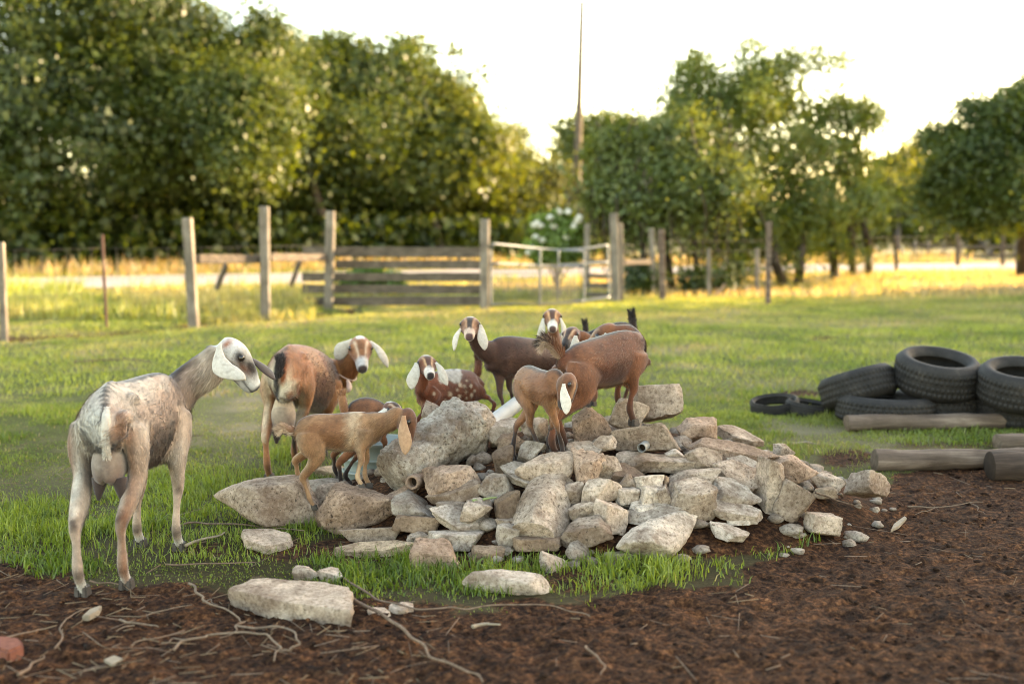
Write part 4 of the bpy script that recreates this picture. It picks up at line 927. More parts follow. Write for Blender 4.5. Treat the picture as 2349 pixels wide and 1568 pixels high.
S('pale stone beside the white pipe', Z6(62, 258, 244, 390), 'chunk', 'w', .4, at=.5)
S('grey chunk behind the legs of the dark legged kid', Z6(252, 252, 404, 362), 'chunk', 'g', .4, at=.45)
S('dark reddish stone in a gap right of the concrete stump', Z6(108, 392, 218, 555), 'chunk', 'd', .4)
S('thin slab slanting up between the kid legs', Z6(242, 372, 394, 505), 'slab', 's', .2, 0, -38, 40)
S('upright grey stone left of the flat grey wedge', Z6(32, 546, 228, 696), 'chunk', 's', .35)
S('brownish block beside the arched concrete piece', Z6(122, 636, 274, 786), 'block', 'b', .35, 26, -14)
S('white stone streaked with brown above the pale slab', Z6(-5, 672, 108, 786), 'slab', 'w', .5, 0, 14, 20)
S('narrow upright grey stone left of the arched piece', Z6(130, 812, 254, 954), 'block', 's', .35, 20, 14, 0)
S('brown slab at the front foot of the pile, half in soil', Z6(-8, 936, 170, 1024), 'slab', 'b', .5, 0, 2, 6)
S('pale flat stone in front of the brownish block', Z6(126, 783, 254, 824), 'slab', 'p', .3)
S('small white stone below the long white slab', Z6(1366, 788, 1504, 818), 'slab', 'w', .2)
S('large pale slab lying in the grass at the front, rounded along the top', Z6(-40, 1072, 418, 1192), 'round', 'w', .35, 0, 4, 0, .6, Y=None, ground=True, seed=51)
# left half
S('large rounded granular boulder at the left end of the pile', Z5(92, 732, 820, 1045), 'round', 'g', .9, 0, 10, 0, .8, Y=4.98, seed=65)
S('big pinkish pitted boulder in front of the tan kid', Z5(826, 768, 1378, 1105), 'round', 'r', .95, 0, -14, 0, .8, Y=4.95, seed=72)
S('rough lump joined to the foot of the big concrete stump', Z5(1300, 762, 1535, 870), 'chunk', 'r', .8)
S('smooth grey boulder behind the hind hoof of the tan kid', Z5(818, 728, 1040, 928), 'chunk', 'g', .25, 0, -6, 0, .8, Y=5.18)
S('tan stone behind the fore legs of the tan kid', Z5(826, 616, 1076, 756), 'chunk', 't', .35, at=.5)
S('pale wedge slab slanting up to the right below the stump', Z5(1616, 718, 2014, 886), 'slab', 'p', .3, 0, -20, 20, .5)
S('pinkish pitted stone in the shade under the stump', Z5(1586, 618, 1996, 842), 'chunk', 'r', .7, 0, -18)
S('pair of smooth grey stones below the stump, one rounded', Z5(1372, 822, 1694, 990), 'chunk', 's', .2)
S('brown grey cracked block below the smooth grey stones', Z5(1386, 956, 1724, 1105), 'block', 'b', .3, 6, 10, -10)
S('bright white slab sloping to the right at the left front', Z5(1646, 916, 2054, 1110), 'slab', 'w', .45, 0, 14, 24, .7)
S('broad whitish block with rounded edges below the bright sloping slab', Z5(1620, 1082, 2014, 1230), 'block', 'w', .3, 4, 2, -8)
S('long grey block lying level at the left front', Z5(996, 1036, 1434, 1166), 'block', 'g', .3, 4, -2, -10, .6)
S('small pale stone right of the long grey block', Z5(1472, 1082, 1644, 1160), 'chunk', 'p', .3)
S('pinkish pyramid shaped stone standing in the grass', Z5(1506, 1150, 1854, 1372), 'wedge', 'r', .6, 0, 0, 0, .8)
S('thin pale flat slab sunk in the grass by the long stick', Z5(282, 1082, 644, 1225), 'slab', 'p', .3, 0, 16, 8, .9)
S('tan flat slab almost buried in soil', Z5(955, 1160, 1505, 1250), 'slab', 't', .4, 0, -2, 4, .9)
S('small white stone on the left behind the front slab', Z5(662, 1326, 854, 1430), 'chunk', 'p', .4)
S('small white stone on the right behind the front slab', Z5(846, 1341, 1014, 1450), 'chunk', 'w', .5)
S('pinkish white stone with brown dirt in the middle left', Z5(1866, 836, 2084, 964), 'chunk', 'p', .6)
S('small tan stone under the ear of the tan kid', Z5(1356, 476, 1474, 575), 'chunk', 't', .3, Y=5.5)
S('grey stone in the shade under the granular boulder', Z5(636, 996, 786, 1082), 'chunk', 'g', .3, Y=5.0)
S('flat grey piece left of the bright sloping slab', Z5(1686, 866, 1884, 955), 'slab', 'g', .3)
# straight edged slab in front: real prism
def outline_slab(label, pts, th, tint, pits, seed, tilt=0):
    P0 = [G(x, y, .005+th) for x, y in pts]; n = 20
    ring = []
    for a, b in zip(P0, P0[1:]+P0[:1]):
        for k in range(n): ring.append(np.array(a.lerp(b, k/n)))
    ring = np.array(ring); c = ring.mean(0); m = len(ring); rows = []
    for q in (1.0, .985, .93, .8, .6, .4, .2): rows.append(c+(ring-c)*q+np.array([0, 0, [-.010, -.002, 0, 0, 0, 0, 0][[1.0, .985, .93, .8, .6, .4, .2].index(q)]]))
    low = [ring*[1, 1, 0]+(c-ring)*[1, 1, 0]*s_+np.array([0, 0, z]) for s_, z in ((.0, th*.78), (.004, th*.5), (.012, th*.2), (.03, -.015))]
    R_ = np.array(low[::-1]+rows); nr_ = len(R_); V = np.vstack([R_.reshape(-1, 3), c])
    i, j = np.meshgrid(np.arange(nr_-1), np.arange(m), indexing='ij'); j2 = (j+1) % m
    Q = np.stack([i*m+j, i*m+j2, (i+1)*m+j2, (i+1)*m+j], -1).reshape(-1, 4); jj = np.arange(m)
    T = np.stack([np.full(m, nr_*m), (nr_-1)*m+jj, (nr_-1)*m+(jj+1) % m], -1)
    V = V+np.c_[fbm(V, 16, 4, seed), fbm(V, 16, 4, seed+3), .7*fbm(V, 22, 4, seed+6)]*np.array([.016, .016, .008])
    me = mesh_np('concrete_slab', V-c, T, Q, smooth=True); me.materials.append(MT['concrete']); o = bpy.data.objects.new('concrete_slab', me); C.objects.link(o); o.location = c; o.color = (*TINT[tint], pits)
    me.set_sharp_from_angle(angle=R(40))
    return tag(o, label, 'rubble', 'broken concrete of the rubble pile')
outline_slab('flat straight edged concrete slab lying on bare soil, nearest the camera', [(526, 1348), (575, 1324), (640, 1326), (735, 1330), (800, 1344), (809, 1357), (806, 1398), (790, 1398), (640, 1376)], .055, 'p', .35, 5)
# the big concrete stump: a footing that tapers to a round end with a clay pipe in it
a_, b_ = D(908, 1082, 5.10), D(1066, 976, 5.42)
ax = np.array((b_-a_).normalized()); pts = [np.array(a_)-ax*.02, np.array(a_), np.array(a_.lerp(b_, .3)), np.array(a_.lerp(b_, .6)), np.array(a_.lerp(b_, .85)), np.array(b_), np.array(b_)+ax*.03]
V, Q, T, t, v, w, TT = loft(pts, [(.07, .07), (.104, .096), (.116, .110), (.130, .126), (.146, .142), (.150, .142), (.10, .10)], n=80, k=72)
cen = catmull(pts, 80)[np.minimum((np.arange(len(V))//72), 79)]; nn = V-cen; nn /= np.linalg.norm(nn, axis=1)[:, None]+1e-9
V = V+nn*(.036*fbm(V, 7, 4, 5)+.024*fbm(V, 26, 4, 9, .65)-.014*np.abs(fbm(V, 12, 3, 3)))[:, None]
endm = smoothstep(.86, 1.0, t); V += (ax[None]*.16*fbm(V, 8, 3, 21)[:, None])*endm[:, None]
stump = thing('concrete_stump', 'big tapering concrete stump lying aslant with a round pipe end in its low tip', 'rubble', tuple(a_), 'broken concrete of the rubble pile')
me = mesh_np('stump_body', np.array(V)-np.array(a_), T, Q, smooth=True); me.materials.append(MT['concrete']); o = bpy.data.objects.new('stump_body', me); C.objects.link(o); o.parent = stump; o.color = (.50, .445, .39, .75)
S('peaked lump forming the broken upper right corner of the stump', Z5(1830, 170, 2040, 420), 'chunk', 'g', .8, 0, 12, 0, .7, Y=5.42, at=.5)
S('rough grey crown of the stump rising behind it', Z5(1580, 152, 1800, 330), 'chunk', 'g', .8, 0, 8, 0, .8, Y=5.40, at=.5)
def ring_pipe(name, c, d, ro, ri, ln, mat, parent):
    c, d = np.array(c), np.array(d, float); d /= np.linalg.norm(d)
    V, Q = tyre_part([(ri, -ln), (ri, -.004), (ri+.003, 0), (ro-.003, 0), (ro, -.004), (ro, -ln)], 40)
    q = np.array(Vector(d).to_track_quat('Z', 'Y').to_matrix()); W = V@q.T+c
    me = link(name, mesh_np(name, W, None, Q, smooth=True), MT[mat], parent); me.data.set_sharp_from_angle(angle=R(40))
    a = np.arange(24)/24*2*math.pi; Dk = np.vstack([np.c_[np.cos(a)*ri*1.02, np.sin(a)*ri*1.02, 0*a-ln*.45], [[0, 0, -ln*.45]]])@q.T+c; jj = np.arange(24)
    link('pipe_shade_disc', mesh_np('pipe_shade_disc', Dk, np.stack([jj, (jj+1) % 24, np.full(24, 24)], -1)), MT['hole'], me)  # dark disc inside the bore, painted for the shade in the hollow
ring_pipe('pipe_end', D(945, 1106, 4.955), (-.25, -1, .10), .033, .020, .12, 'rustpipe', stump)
pp = thing('pipe', 'short grey pipe end poking out of the long concrete block', 'pipe', tuple(D(1476, 1027, 5.02)), None)
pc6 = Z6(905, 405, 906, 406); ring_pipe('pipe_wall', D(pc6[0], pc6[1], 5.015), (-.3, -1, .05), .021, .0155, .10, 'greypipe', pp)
# arched piece: half a thick broken pipe or kerb, lying with its hollow down
x0, y0, x1, y1 = Z6(215, 605, 562, 875); 
def arch(label, c, w, h, ln, yaw, roll, pitch, th, seed):
    n, k, m = 34, 30, 10; a = np.linspace(math.pi*1.02, -.02*math.pi, n); Vs = []
    for i in range(k):
        y = (i/(k-1)-.5)*ln
        for j in range(n):
            for s_ in range(m):
                q = 1-(s_/(m-1))*th; Vs.append((math.cos(a[j])*w/2*q, y, math.sin(a[j])*h*q - h*.4))
    V = np.array(Vs); F = []
    id_ = lambda i, j, s_: (i*n+j)*m+s_
    def face(gi, gj, f):
        for i in range(gi-1):
            for j in range(gj-1): F.append((f(i, j), f(i+1, j), f(i+1, j+1), f(i, j+1)))
    face(k, n, lambda i, j: id_(i, j, 0)); face(k, n, lambda i, j: id_(k-1-i, j, m-1)); face(n, m, lambda j, s_: id_(0, j, s_)); face(n, m, lambda j, s_: id_(k-1, n-1-j, s_)); face(k, m, lambda i, s_: id_(k-1-i, 0, s_)); face(k, m, lambda i, s_: id_(i, n-1, s_))
    V = V+np.c_[fbm(V, 13, 4, seed), fbm(V, 13, 4, seed+4), fbm(V, 13, 4, seed+8)]*.030
    Mx = np.array(Matrix.Rotation(R(yaw), 3, 'Z') @ Matrix.Rotation(R(roll), 3, 'Y') @ Matrix.Rotation(R(pitch), 3, 'X')); V = V@Mx.T+np.array(c)
    o = emit_rock('concrete_arch', label, V, None, TINT['p'], .7, group='broken concrete of the rubble pile') if False else None
    cc = np.array(c); me = mesh_np('concrete_arch', V-cc, None, np.array(F), smooth=True); me.materials.append(MT['concrete']); o = bpy.data.objects.new('concrete_arch', me); C.objects.link(o); o.location = cc; o.color = (*TINT['p'], .7); me.set_sharp_from_angle(angle=R(45))
    bm = bmesh.new(); bm.from_mesh(me); bmesh.ops.remove_doubles(bm, verts=bm.verts, dist=.0004); bmesh.ops.recalc_face_normals(bm, faces=bm.faces); bm.to_mesh(me); bm.free()
    return tag(o, label, 'rubble', 'broken concrete of the rubble pile')
pa = M((x0+x1)/2, (y0+y1)/2)
arch('thick arched piece of broken concrete with its hollow side down, front middle', D((x0+x1)/2-3, (y0+y1)/2+10, 4.72), .265, .185, .36, -16, 6, 24, .42, 3)
# small rubble and crumbs filling the gaps
r = np.random.default_rng(44); Vs, Ts, off = [], [], 0
for k in range(420):
    a = r.random()*6.283; q = r.random()**.5*1.04; X_, Y_ = MCX+math.cos(a)*q*MRX, MCY+math.sin(a)*q*MRY
    V, T = rock_shape('chunk', 5000+k, 3) if k < 6 else (Vs_base[k % 6].copy(), T_low)
    if k < 6:
        bmV, bmT = ico_sphere(2)
        Nn = r.normal(0, 1, (9, 3)); Nn /= np.linalg.norm(Nn, axis=1)[:, None]; rr = np.min(.75/np.maximum(bmV@Nn.T, .12), axis=1)
        if k == 0: Vs_base = []
        Vs_base.append(bmV*np.minimum(rr, 1.3)[:, None]); T_low = bmT; V = Vs_base[k].copy()
    sz = .022*math.exp(r.normal(0, .5)); an = r.random()*6.28; c_, s_ = math.cos(an), math.sin(an)
    V = V*np.array([1.3, 1, .7])*sz; V = np.c_[V[:, 0]*c_-V[:, 1]*s_, V[:, 0]*s_+V[:, 1]*c_, V[:, 2]]
    Vs.append(V+[X_, Y_, float(ground_z(np.array([X_]), np.array([Y_]))[0])+sz*.3]); Ts.append(T_low+off); off += len(V)
rub = link('rubble', mesh_np('rubble', np.vstack(Vs), np.vstack(Ts)), MT['concrete']); rub.color = (.42, .36, .31, .5); tag(rub, kind='stuff')

# ------------------------------------------------------------------ pipe, tub, plank, sticks
wp = D(1108, 985, 5.70); we = D(1262, 868, 6.35)
o = link('white_pipe', tube_mesh('white_pipe', [wp, wp.lerp(we, .33), wp.lerp(we, .66), we], [.040]*4, n=24, k=20), MT['pvc']); tag(o, 'white pipe sticking up out of the back of the pile', 'pipe')
tub = thing('plastic_tub', 'ribbed grey plastic tub standing behind the tan kid', 'tub', tuple(G(862, 1108)), None)
tb = D(865, 1045, 5.86); tv = []
V, Q = tyre_part([(.0, .0), (.13, .0), (.138, .01), (.142, .05), (.150, .06), (.148, .07), (.155, .115), (.162, .125), (.160, .135), (.168, .19), (.178, .20), (.178, .215), (.160, .215), (.150, .15), (.125, .012), (0, .012)], 48)
link('tub_wall', mesh_np('tub_wall', V*np.array([1.15, .9, 1.0])+np.array([tb.x, tb.y, .02]), None, Q, smooth=True), MT['tub'], tub)
for z in (.055, .125):
    V, Q = tyre_part([(.146+z*.12, z-.008), (.156+z*.12, z-.005), (.156+z*.12, z+.005), (.146+z*.12, z+.008)], 48)
    link('rib', mesh_np('rib', V*np.array([1.15, .9, 1.0])+np.array([tb.x, tb.y, .02]), None, Q, smooth=True), MT['tub'], tub)
pk = Z6(710, 985, 1030, 1028); a, b = G(pk[0], pk[3]-6), G(pk[2], pk[3]-18)
q = (b-a).normalized().to_track_quat('X', 'Z').to_matrix()
o = link('plank', bevel_box('plank', (b-a).length, .05, .032, .006, q, (a+b)/2+Vector((0, 0, .02)), 3, rough=.006), MT['chip']); tag(o, 'short weathered pale plank lying in the grass below the big white boulder', 'plank')
def stick(label, px, r0, r1, mat='stick', z=.012, forks=(), cat='stick', group=None, seed=1, lift=None):
    rr = np.random.default_rng(seed); root = thing('stick', label, cat, tuple(G(*px[0])), group)
    def path(pts, ra, rb):
        P = []
        for x, y in pts:
            g = M(x, y); P.append(np.array(g)+[0, 0, z+ra+.006])
        P = np.array(P); P = P[np.sort(np.r_[np.arange(len(P))])]; Pm = (P[1:]+P[:-1])/2; Q_ = np.empty((len(P)*2-1, 3)); Q_[0::2] = P; Q_[1::2] = Pm; P = Q_+rr.normal(0, .006, Q_.shape)*np.array([1, 1, .35]); P = catmull(P, len(P)*3); ra, rb = ra*.74, rb*.5
        return P, np.linspace(ra, rb, len(P)).tolist()
    P, rad = path(px, r0, r1); link('stem', tube_mesh('stem', P, rad, n=len(P)*3, k=8, jitter=r1*.5, seed=seed), MT[mat], root)
    for f in forks:
        P, rad = path(f, r0*.6, r1*.6); link('twig', tube_mesh('twig', P, rad, n=len(P)*3, k=7, jitter=r1*.3, seed=seed+1), MT[mat], root)
SG = 'fallen sticks on the ground'
stick('thick brown branch running from the front slab to the bottom edge', [(806, 1390), (850, 1412), (900, 1440), (950, 1482), (1000, 1522), (1060, 1556), (1110, 1580)], .009, .006, seed=1, group=SG)
stick('long thin stick curving along the soil right of the front slab', [(790, 1338), (830, 1366), (870, 1390), (960, 1412), (1040, 1411), (1120, 1404), (1240, 1401), (1310, 1415), (1362, 1432)], .006, .004, seed=2, group=SG)
stick('pale stick bent into a hook at its right end, nearest the bottom', [(395, 1502), (430, 1484), (480, 1470), (560, 1466), (612, 1474), (642, 1496), (645, 1512), (632, 1530)], .006, .005, 'pale_stick', seed=3, group=SG, forks=([(430, 1484), (400, 1480), (380, 1492)],))
stick('pale stick curling round above the hooked one', [(545, 1453), (600, 1454), (655, 1455), (682, 1474), (684, 1490), (664, 1506), (640, 1508)], .006, .004, 'pale_stick', seed=4, group=SG)
stick('forked stick running down from the grass towards the front slab', [(438, 1350), (452, 1372), (468, 1392), (515, 1408), (545, 1432), (558, 1442)], .007, .004, 'pale_stick', seed=5, group=SG, forks=([(468, 1392), (488, 1390), (500, 1398)],))
stick('long dark stick lying through the grass left of the granular boulder', [(412, 1216), (450, 1212), (500, 1213), (600, 1221), (705, 1229)], .007, .005, seed=6, group=SG)
stick('thin stick lying level in the short grass behind the front slab', [(382, 1306), (440, 1307), (500, 1304), (595, 1298)], .005, .004, seed=7, group=SG)
stick('short pale stick with a knobbly end on the soil at the left', [(286, 1432), (310, 1446), (340, 1450), (368, 1453)], .006, .004, 'pale_stick', seed=8, group=SG, forks=([(310, 1446), (285, 1452), (265, 1462)],))
stick('curved stick standing off the soil at the lower left', [(130, 1500), (142, 1470), (148, 1440), (172, 1422), (205, 1408)], .005, .003, seed=9, group=SG)
stick('dark stick crossing the soil at the left edge', [(-5, 1482), (50, 1470), (100, 1455)], .006, .004, seed=10, group=SG)
stick('thin stick leading in from the hind hoof of the front doe', [(205, 1348), (250, 1350), (285, 1356)], .005, .004, seed=11, group=SG)
stick('blurred twig in the bottom left corner', [(40, 1568), (80, 1536), (110, 1520)], .007, .004, seed=12, group=SG)
stick('twig alone on the bare soil at the bottom, right of the thick branch', [(1335, 1495), (1360, 1520), (1390, 1548), (1370, 1566)], .006, .003, seed=13, group=SG)
stick('thin twig between the hooked stick and the front slab', [(300, 1492), (360, 1480), (420, 1468)], .004, .003, seed=14, group=SG)
stick('pale forked twig lying on the dark soil at the right', [(2085, 1172), (2140, 1175), (2200, 1168), (2252, 1160)], .005, .003, 'pale_stick', seed=15, group=SG, forks=([(2230, 1164), (2245, 1178), (2258, 1188)], [(2140, 1175), (2115, 1182), (2095, 1190)]))
stick('straight dark stick poking out of the grass at the right foot of the pile', [(1872, 1143), (1920, 1158), (1988, 1176)], .006, .004, seed=16, group=SG)
stick('thin dark rod leaning in the pile right of the long flat slab', [(1562, 1026), (1585, 1040), (1602, 1052)], .006, .005, seed=17, group=SG)
stick('pale strip of bark in the grass beside the fore hoof of the front doe', [(428, 1266), (470, 1252), (515, 1236)], .010, .006, 'chip', seed=18, group=SG)
stick('twig on the soil between the right hand logs and the pile', [(1990, 1046), (2030, 1056), (2068, 1068)], .006, .004, seed=19, group=SG)
stick('weathered stick lying in the grass behind the left doe', [(170, 838), (230, 832), (300, 830), (345, 836)], .014, .010, seed=20, group=SG)
stick('short dead stick in the grass above the left doe back', [(395, 1016), (425, 1010), (470, 1008)], .008, .005, seed=21, group=SG)
stick('pale bit of bark on the soil behind the long curving stick', [(1090, 1452), (1115, 1450), (1140, 1454)], .010, .006, 'chip', seed=22, group=SG)
stick('pale grey stick lying in the grass right of the pile top', [(1815, 1026), (1845, 1024), (1875, 1028)], .010, .008, 'chip', seed=23, group=SG)
stick('thin stick on the soil left of the forked stick', [(330, 1424), (380, 1412), (440, 1402)], .004, .003, 'pale_stick', seed=24, group=SG)
stick('short stick lying just right of the front doe hind hooves', [(560, 1440), (540, 1462), (500, 1478)], .005, .003, seed=25, group=SG)
stick('green stalk dropped among the middle stones', [(1090, 1182), (1112, 1180), (1135, 1174)], .010, .006, 'green_stalk', seed=26, z=.05)
def chip(name, label, cat, pts, th, mat, z=.004):
    P0 = [np.array(G(x, y, z)) for x, y in pts]; top = [p+[0, 0, th] for p in P0]; n = len(pts)
    bm = bmesh.new(); a = [bm.verts.new(p) for p in P0]; b = [bm.verts.new(p) for p in top]; bm.faces.new(a[::-1]); bm.faces.new(b)
    for k in range(n): bm.faces.new((a[k], a[(k+1) % n], b[(k+1) % n], b[k]))
    bmesh.ops.recalc_face_normals(bm, faces=bm.faces); bmesh.ops.bevel(bm, geom=list(bm.edges), offset=th*.18, segments=2, affect='EDGES')
    me = bpy.data.meshes.new(name); bm.to_mesh(me); bm.free(); return tag(link(name, me, MT[mat]), label, cat)
chip('wood_chip', 'pale splinter of wood standing out on the dark soil at the right', 'wood chip', [(2043, 1221), (2050, 1206), (2074, 1188), (2080, 1192), (2062, 1212)], .012, 'chip', .02)
chip('wood_chip', 'small tan flat chip on the soil near the bottom left', 'wood chip', [(238, 1518), (262, 1508), (284, 1516), (258, 1530)], .010, 'chip')
chip('brick_fragment', 'broken piece of red brick in the lower left corner', 'brick', [(-20, 1512), (-5, 1486), (48, 1492), (56, 1510), (20, 1526)], .045, 'brick')
chip('bark_scrap', 'crumpled whitish scrap on the soil below the front doe', 'scrap', [(188, 1424), (205, 1408), (234, 1398), (228, 1412), (205, 1424)], .020, 'chip')
for k, (x, y, w_) in enumerate(((870, 1404, 26), (915, 1396, 22), (930, 1393, 18), (1190, 1352, 20), (1160, 1262, 18))):
    S(('flat pale flake on the soil right of the front slab', 'second flat flake, up and right of the pale flake', 'small flake touching the second flat flake', 'small grey stone behind the rounded front slab', 'small stone in the gap left of the brown flat block')[k], (x-w_, y-8, x+w_, y+9), 'slab', 'p', .3, 0, 4, 8, 1.0, name='stone_flake', group='stone flakes near the front slabs')
# ------------------------------------------------------------------ goats
class Goat:
    """one goat: continuous body grown round a posed skeleton, then ears, eyes, hooves, tail, coat"""
    def __init__(s, label, spine, neck, poll, muzzle, feet, s_=0.6, fat=1.0, tall=1.0, coat=None, ears=(), tail=None,
                 headup=None, headL=0.275, seed=1, headside=None, legk=.90, group='goats on and around the rubble pile', cat='goat', nfur=16000, neckr=1.0, headw=1.0, hipin=1.0, thigh=1.0, bony=False, bend=1.0):
        S = s_; s.S = S; s.seed = seed
        sp = [V3(p) for p in spine]; s.sp = sp
        d = sp[3]-sp[1]; d[2] = 0; d /= np.linalg.norm(d); s.d = d
        side = np.array([-d[1], d[0], 0])                # goat's left
        parts = []                                       # (V,Q,T,part,t,v,w,TT)
        def add(part, pts, rad, up=(0,0,1), n=28, k=22):
            V, Q, T, t, v, w, TT = loft(pts, rad, up, n, k); parts.append((V, Q, T, np.full(len(V), part), t, v, w, TT))
        hw = np.array([.062, .122, .148, .112, .060])*S*fat; hh = np.array([.075, .140, .180, .180, .105])*S*tall
        end0 = sp[0]-d*0.03*S; end1 = sp[4]+d*0.03*S
        add(0, [end0]+sp+[end1], [(hw[0]*.45, hh[0]*.5)]+[(a, b) for a, b in zip(hw, hh)]+[(hw[4]*.5, hh[4]*.5)], n=44, k=32)
        V = parts[0][0]; v0 = parts[0][5]; nk_ = 44*32; cen = np.repeat(catmull([end0]+sp+[end1], 44), 32, 0)
        q = V[:nk_]-cen; lt = q@side; q -= side[None]*(lt*(.30*np.clip(v0[:nk_], 0, 1)**1.3+.06*np.clip(-v0[:nk_], 0, 1)))[:, None]; V[:nk_] = cen+q
        if bony:
            up_ = np.array([0, 0, 1.0])
            for sg in (1, -1):
                h1 = sp[1]+d*.05*S+side*sg*.070*S*fat+up_*.082*S; add(0, [h1-d*.05*S-up_*.03*S, h1, h1+d*.05*S-up_*.03*S], [(.018*S,)*2, (.026*S,)*2, (.018*S,)*2], n=10, k=12)
                h2 = sp[0]+d*.015*S+side*sg*.050*S+up_*.025*S; add(0, [h2+d*.06*S+up_*.02*S, h2, h2-up_*.06*S+d*.02*S], [(.022*S,)*2, (.030*S,)*2, (.018*S,)*2], n=10, k=12)
            add(0, [sp[0]+up_*.055*S, sp[1]+up_*.125*S, sp[2]*.6+sp[1]*.4+up_*.148*S], [(.020*S,)*2, (.024*S,)*2, (.016*S,)*2], n=14, k=12)
        # neck
        nb = sp[3]*0.45+sp[4]*0.55 + np.array([0, 0, 0.045*S])
        nk = [V3(p) for p in neck]; pl = V3(poll); mz = V3(muzzle); hd = mz-pl; hd /= np.linalg.norm(hd); L = headL*S*1.0; s.L = L
        if headup is None: 
            z = np.array([0, 0, 1.0]); hu = z-hd*np.dot(z, hd)
            if np.linalg.norm(hu) < 0.3: hu = -(nk[-1]-pl)
        else: hu = V3(headup)
        hu = hu-hd*np.dot(hu, hd); hu /= np.linalg.norm(hu)
        hs = np.cross(hu, hd); s.hd, s.hu, s.hs = hd, hu, hs     # hs: goat's left
        pc = pl - hu*0.045*S + hd*0.015*S
        add(1, [sp[3]*.75+sp[4]*.25, nb]+nk+[pc], [(.085*S*neckr, .135*S), (.072*S*neckr, .120*S*neckr)]+[(.056*S*neckr, .086*S*neckr)]*len(nk)+[(.050*S, .060*S)], n=26, k=22)
        # head
        ts = [-.10, .02, .16, .32, .48, .64, .80, .93, 1.0]
        ws = np.array([.12, .215, .265, .270, .205, .160, .142, .132, .075])*headw
        hs_ = np.array([.13, .235, .29, .30, .265, .22, .18, .150, .080])
        oz = np.array([-.12, -.10, -.10, -.105, -.11, -.115, -.145, -.165, -.175])+.02
        pts = [pl + hd*t*L + hu*(o)*L for t, o in zip(ts, oz)]
        add(2, pts, [(a*L, b*L) for a, b in zip(ws, hs_)], up=hu, n=34, k=24)
        # lower jaw
        jp = [pl + hd*t*L + hu*o*L for t, o in ((.12, -.24), (.35, -.285), (.6, -.275), (.82, -.27), (.95, -.255))]
        add(2, jp, [(a*L, b*L) for a, b in ((.10, .09), (.115, .095), (.085, .075), (.088, .065), (.055, .04))], up=hu, n=18, k=14)
        # brow ridges over the eyes
        s.eyes = []
        for sg in (1, -1):
            e = pl + hd*.31*L + hu*(.030)*L + hs*sg*.222*L*headw
            add(2, [e-hd*.10*L+hu*.02*L, e+hu*.028*L+hs*sg*.008*L, e+hd*.10*L+hu*.0*L], [(.026*L,)*2, (.050*L,)*2, (.024*L,)*2], up=hu, n=8, k=10)
            s.eyes.append(e - hu*.006*L + hs*sg*.014*L + hd*.02*L)
        # legs
        s.hoofs = []
        for i, f in enumerate(feet):
            if f is None: continue
            f = V3(f); hind = i < 2; sg = 1 if i % 2 == 0 else -1
            pst = f + np.array([0, 0, .055*S]) - d*.012*S; fet = f + np.array([0, 0, .098*S]) - d*.030*S
            if hind:
                h = sp[1] + side*sg*.075*S*fat*hipin - np.array([0, 0, .015*S]); v = fet-h
                hip2 = h + v*.16 + side*sg*.020*S + d*.012*S
                sti = h + v*.36 + d*.055*S*bend + side*sg*.016*S; gas = h + v*.52 + d*.012*S*bend + side*sg*.008*S
                hock = h + v*.68 - d*.055*S*bend; can = h + v*.80 - d*.035*S*bend
                add(4, [h, hip2, sti, gas, hock, can, fet, pst, f+np.array([0,0,.03*S])],
                    [(.060*S*fat*thigh, .110*S), (.060*S*fat*thigh, .114*S*thigh), (.047*S*thigh, .078*S*thigh), (.032*S, .046*S), (.0265*S*legk, .038*S*legk), (.0185*S*legk, .022*S*legk), (.0245*S*legk, .0265*S*legk), (.021*S*legk, .022*S*legk), (.026*S*legk, .030*S*legk)], up=d, n=46, k=18)
            else:
                h = sp[3] + side*sg*.078*S*fat + np.array([0, 0, .02*S]); v = fet-h
                elb = h + v*.34 - d*.012*S; mid = h + v*.50 + d*.0*S
                kne = h + v*.66 + d*.014*S; can = h + v*.80 + d*.0*S
                add(3, [h, h+v*.18, elb, mid, kne, can, fet, pst, f+np.array([0,0,.03*S])],
                    [(.05*S*fat, .085*S), (.055*S*fat, .085*S), (.046*S, .062*S), (.032*S, .038*S), (.0285*S*legk, .032*S*legk), (.0185*S*legk, .020*S*legk), (.0240*S*legk, .026*S*legk), (.022*S*legk, .023*S*legk), (.026*S*legk, .030*S*legk)], up=d, n=40, k=18)
            s.hoofs.append((f, i))
        # one skin
        off = 0; Vs=[]; Qs=[]; Ts=[]
        for V, Q, T, *_ in parts:
            Vs.append(V); Qs.append(Q+off); Ts.append(T+off); off += len(V)
        V0 = np.vstack(Vs); me = mesh_np('goat_raw', V0, np.vstack(Ts), np.vstack(Qs))
        tmp = bpy.data.objects.new('raw', me); C.objects.link(tmp)
        r = tmp.modifiers.new('r', 'REMESH'); r.mode = 'VOXEL'; r.voxel_size = max(.0050, .0106*S)
        sm = tmp.modifiers.new('s', 'SMOOTH'); sm.iterations = 5; sm.factor = 0.5
        bpy.context.view_layer.update()
        dg = bpy.context.evaluated_depsgraph_get()
        body = bpy.data.meshes.new_from_object(tmp.evaluated_get(dg)); body.name = 'body'
        bpy.data.objects.remove(tmp); bpy.data.meshes.remove(me)
        kd = KDTree(len(V0))
        for i, p in enumerate(V0): kd.insert(p, i)
        kd.balance()
        pall = np.concatenate([p[3] for p in parts])
        # finer skin on the head
        bm = bmesh.new(); bm.from_mesh(body); bm.verts.ensure_lookup_table()
        hv = [False]*len(bm.verts)
        for q, vtx in enumerate(bm.verts):
            if (vtx.co-Vector(pl)).length < L*1.4: hv[q] = pall[kd.find(vtx.co)[1]] == 2
        es = [e for e in bm.edges if hv[e.verts[0].index] and hv[e.verts[1].index]]
        bmesh.ops.subdivide_edges(bm, edges=es, cuts=2, use_grid_fill=True, smooth=0.6)
        bm.to_mesh(body); bm.free(); body.update()
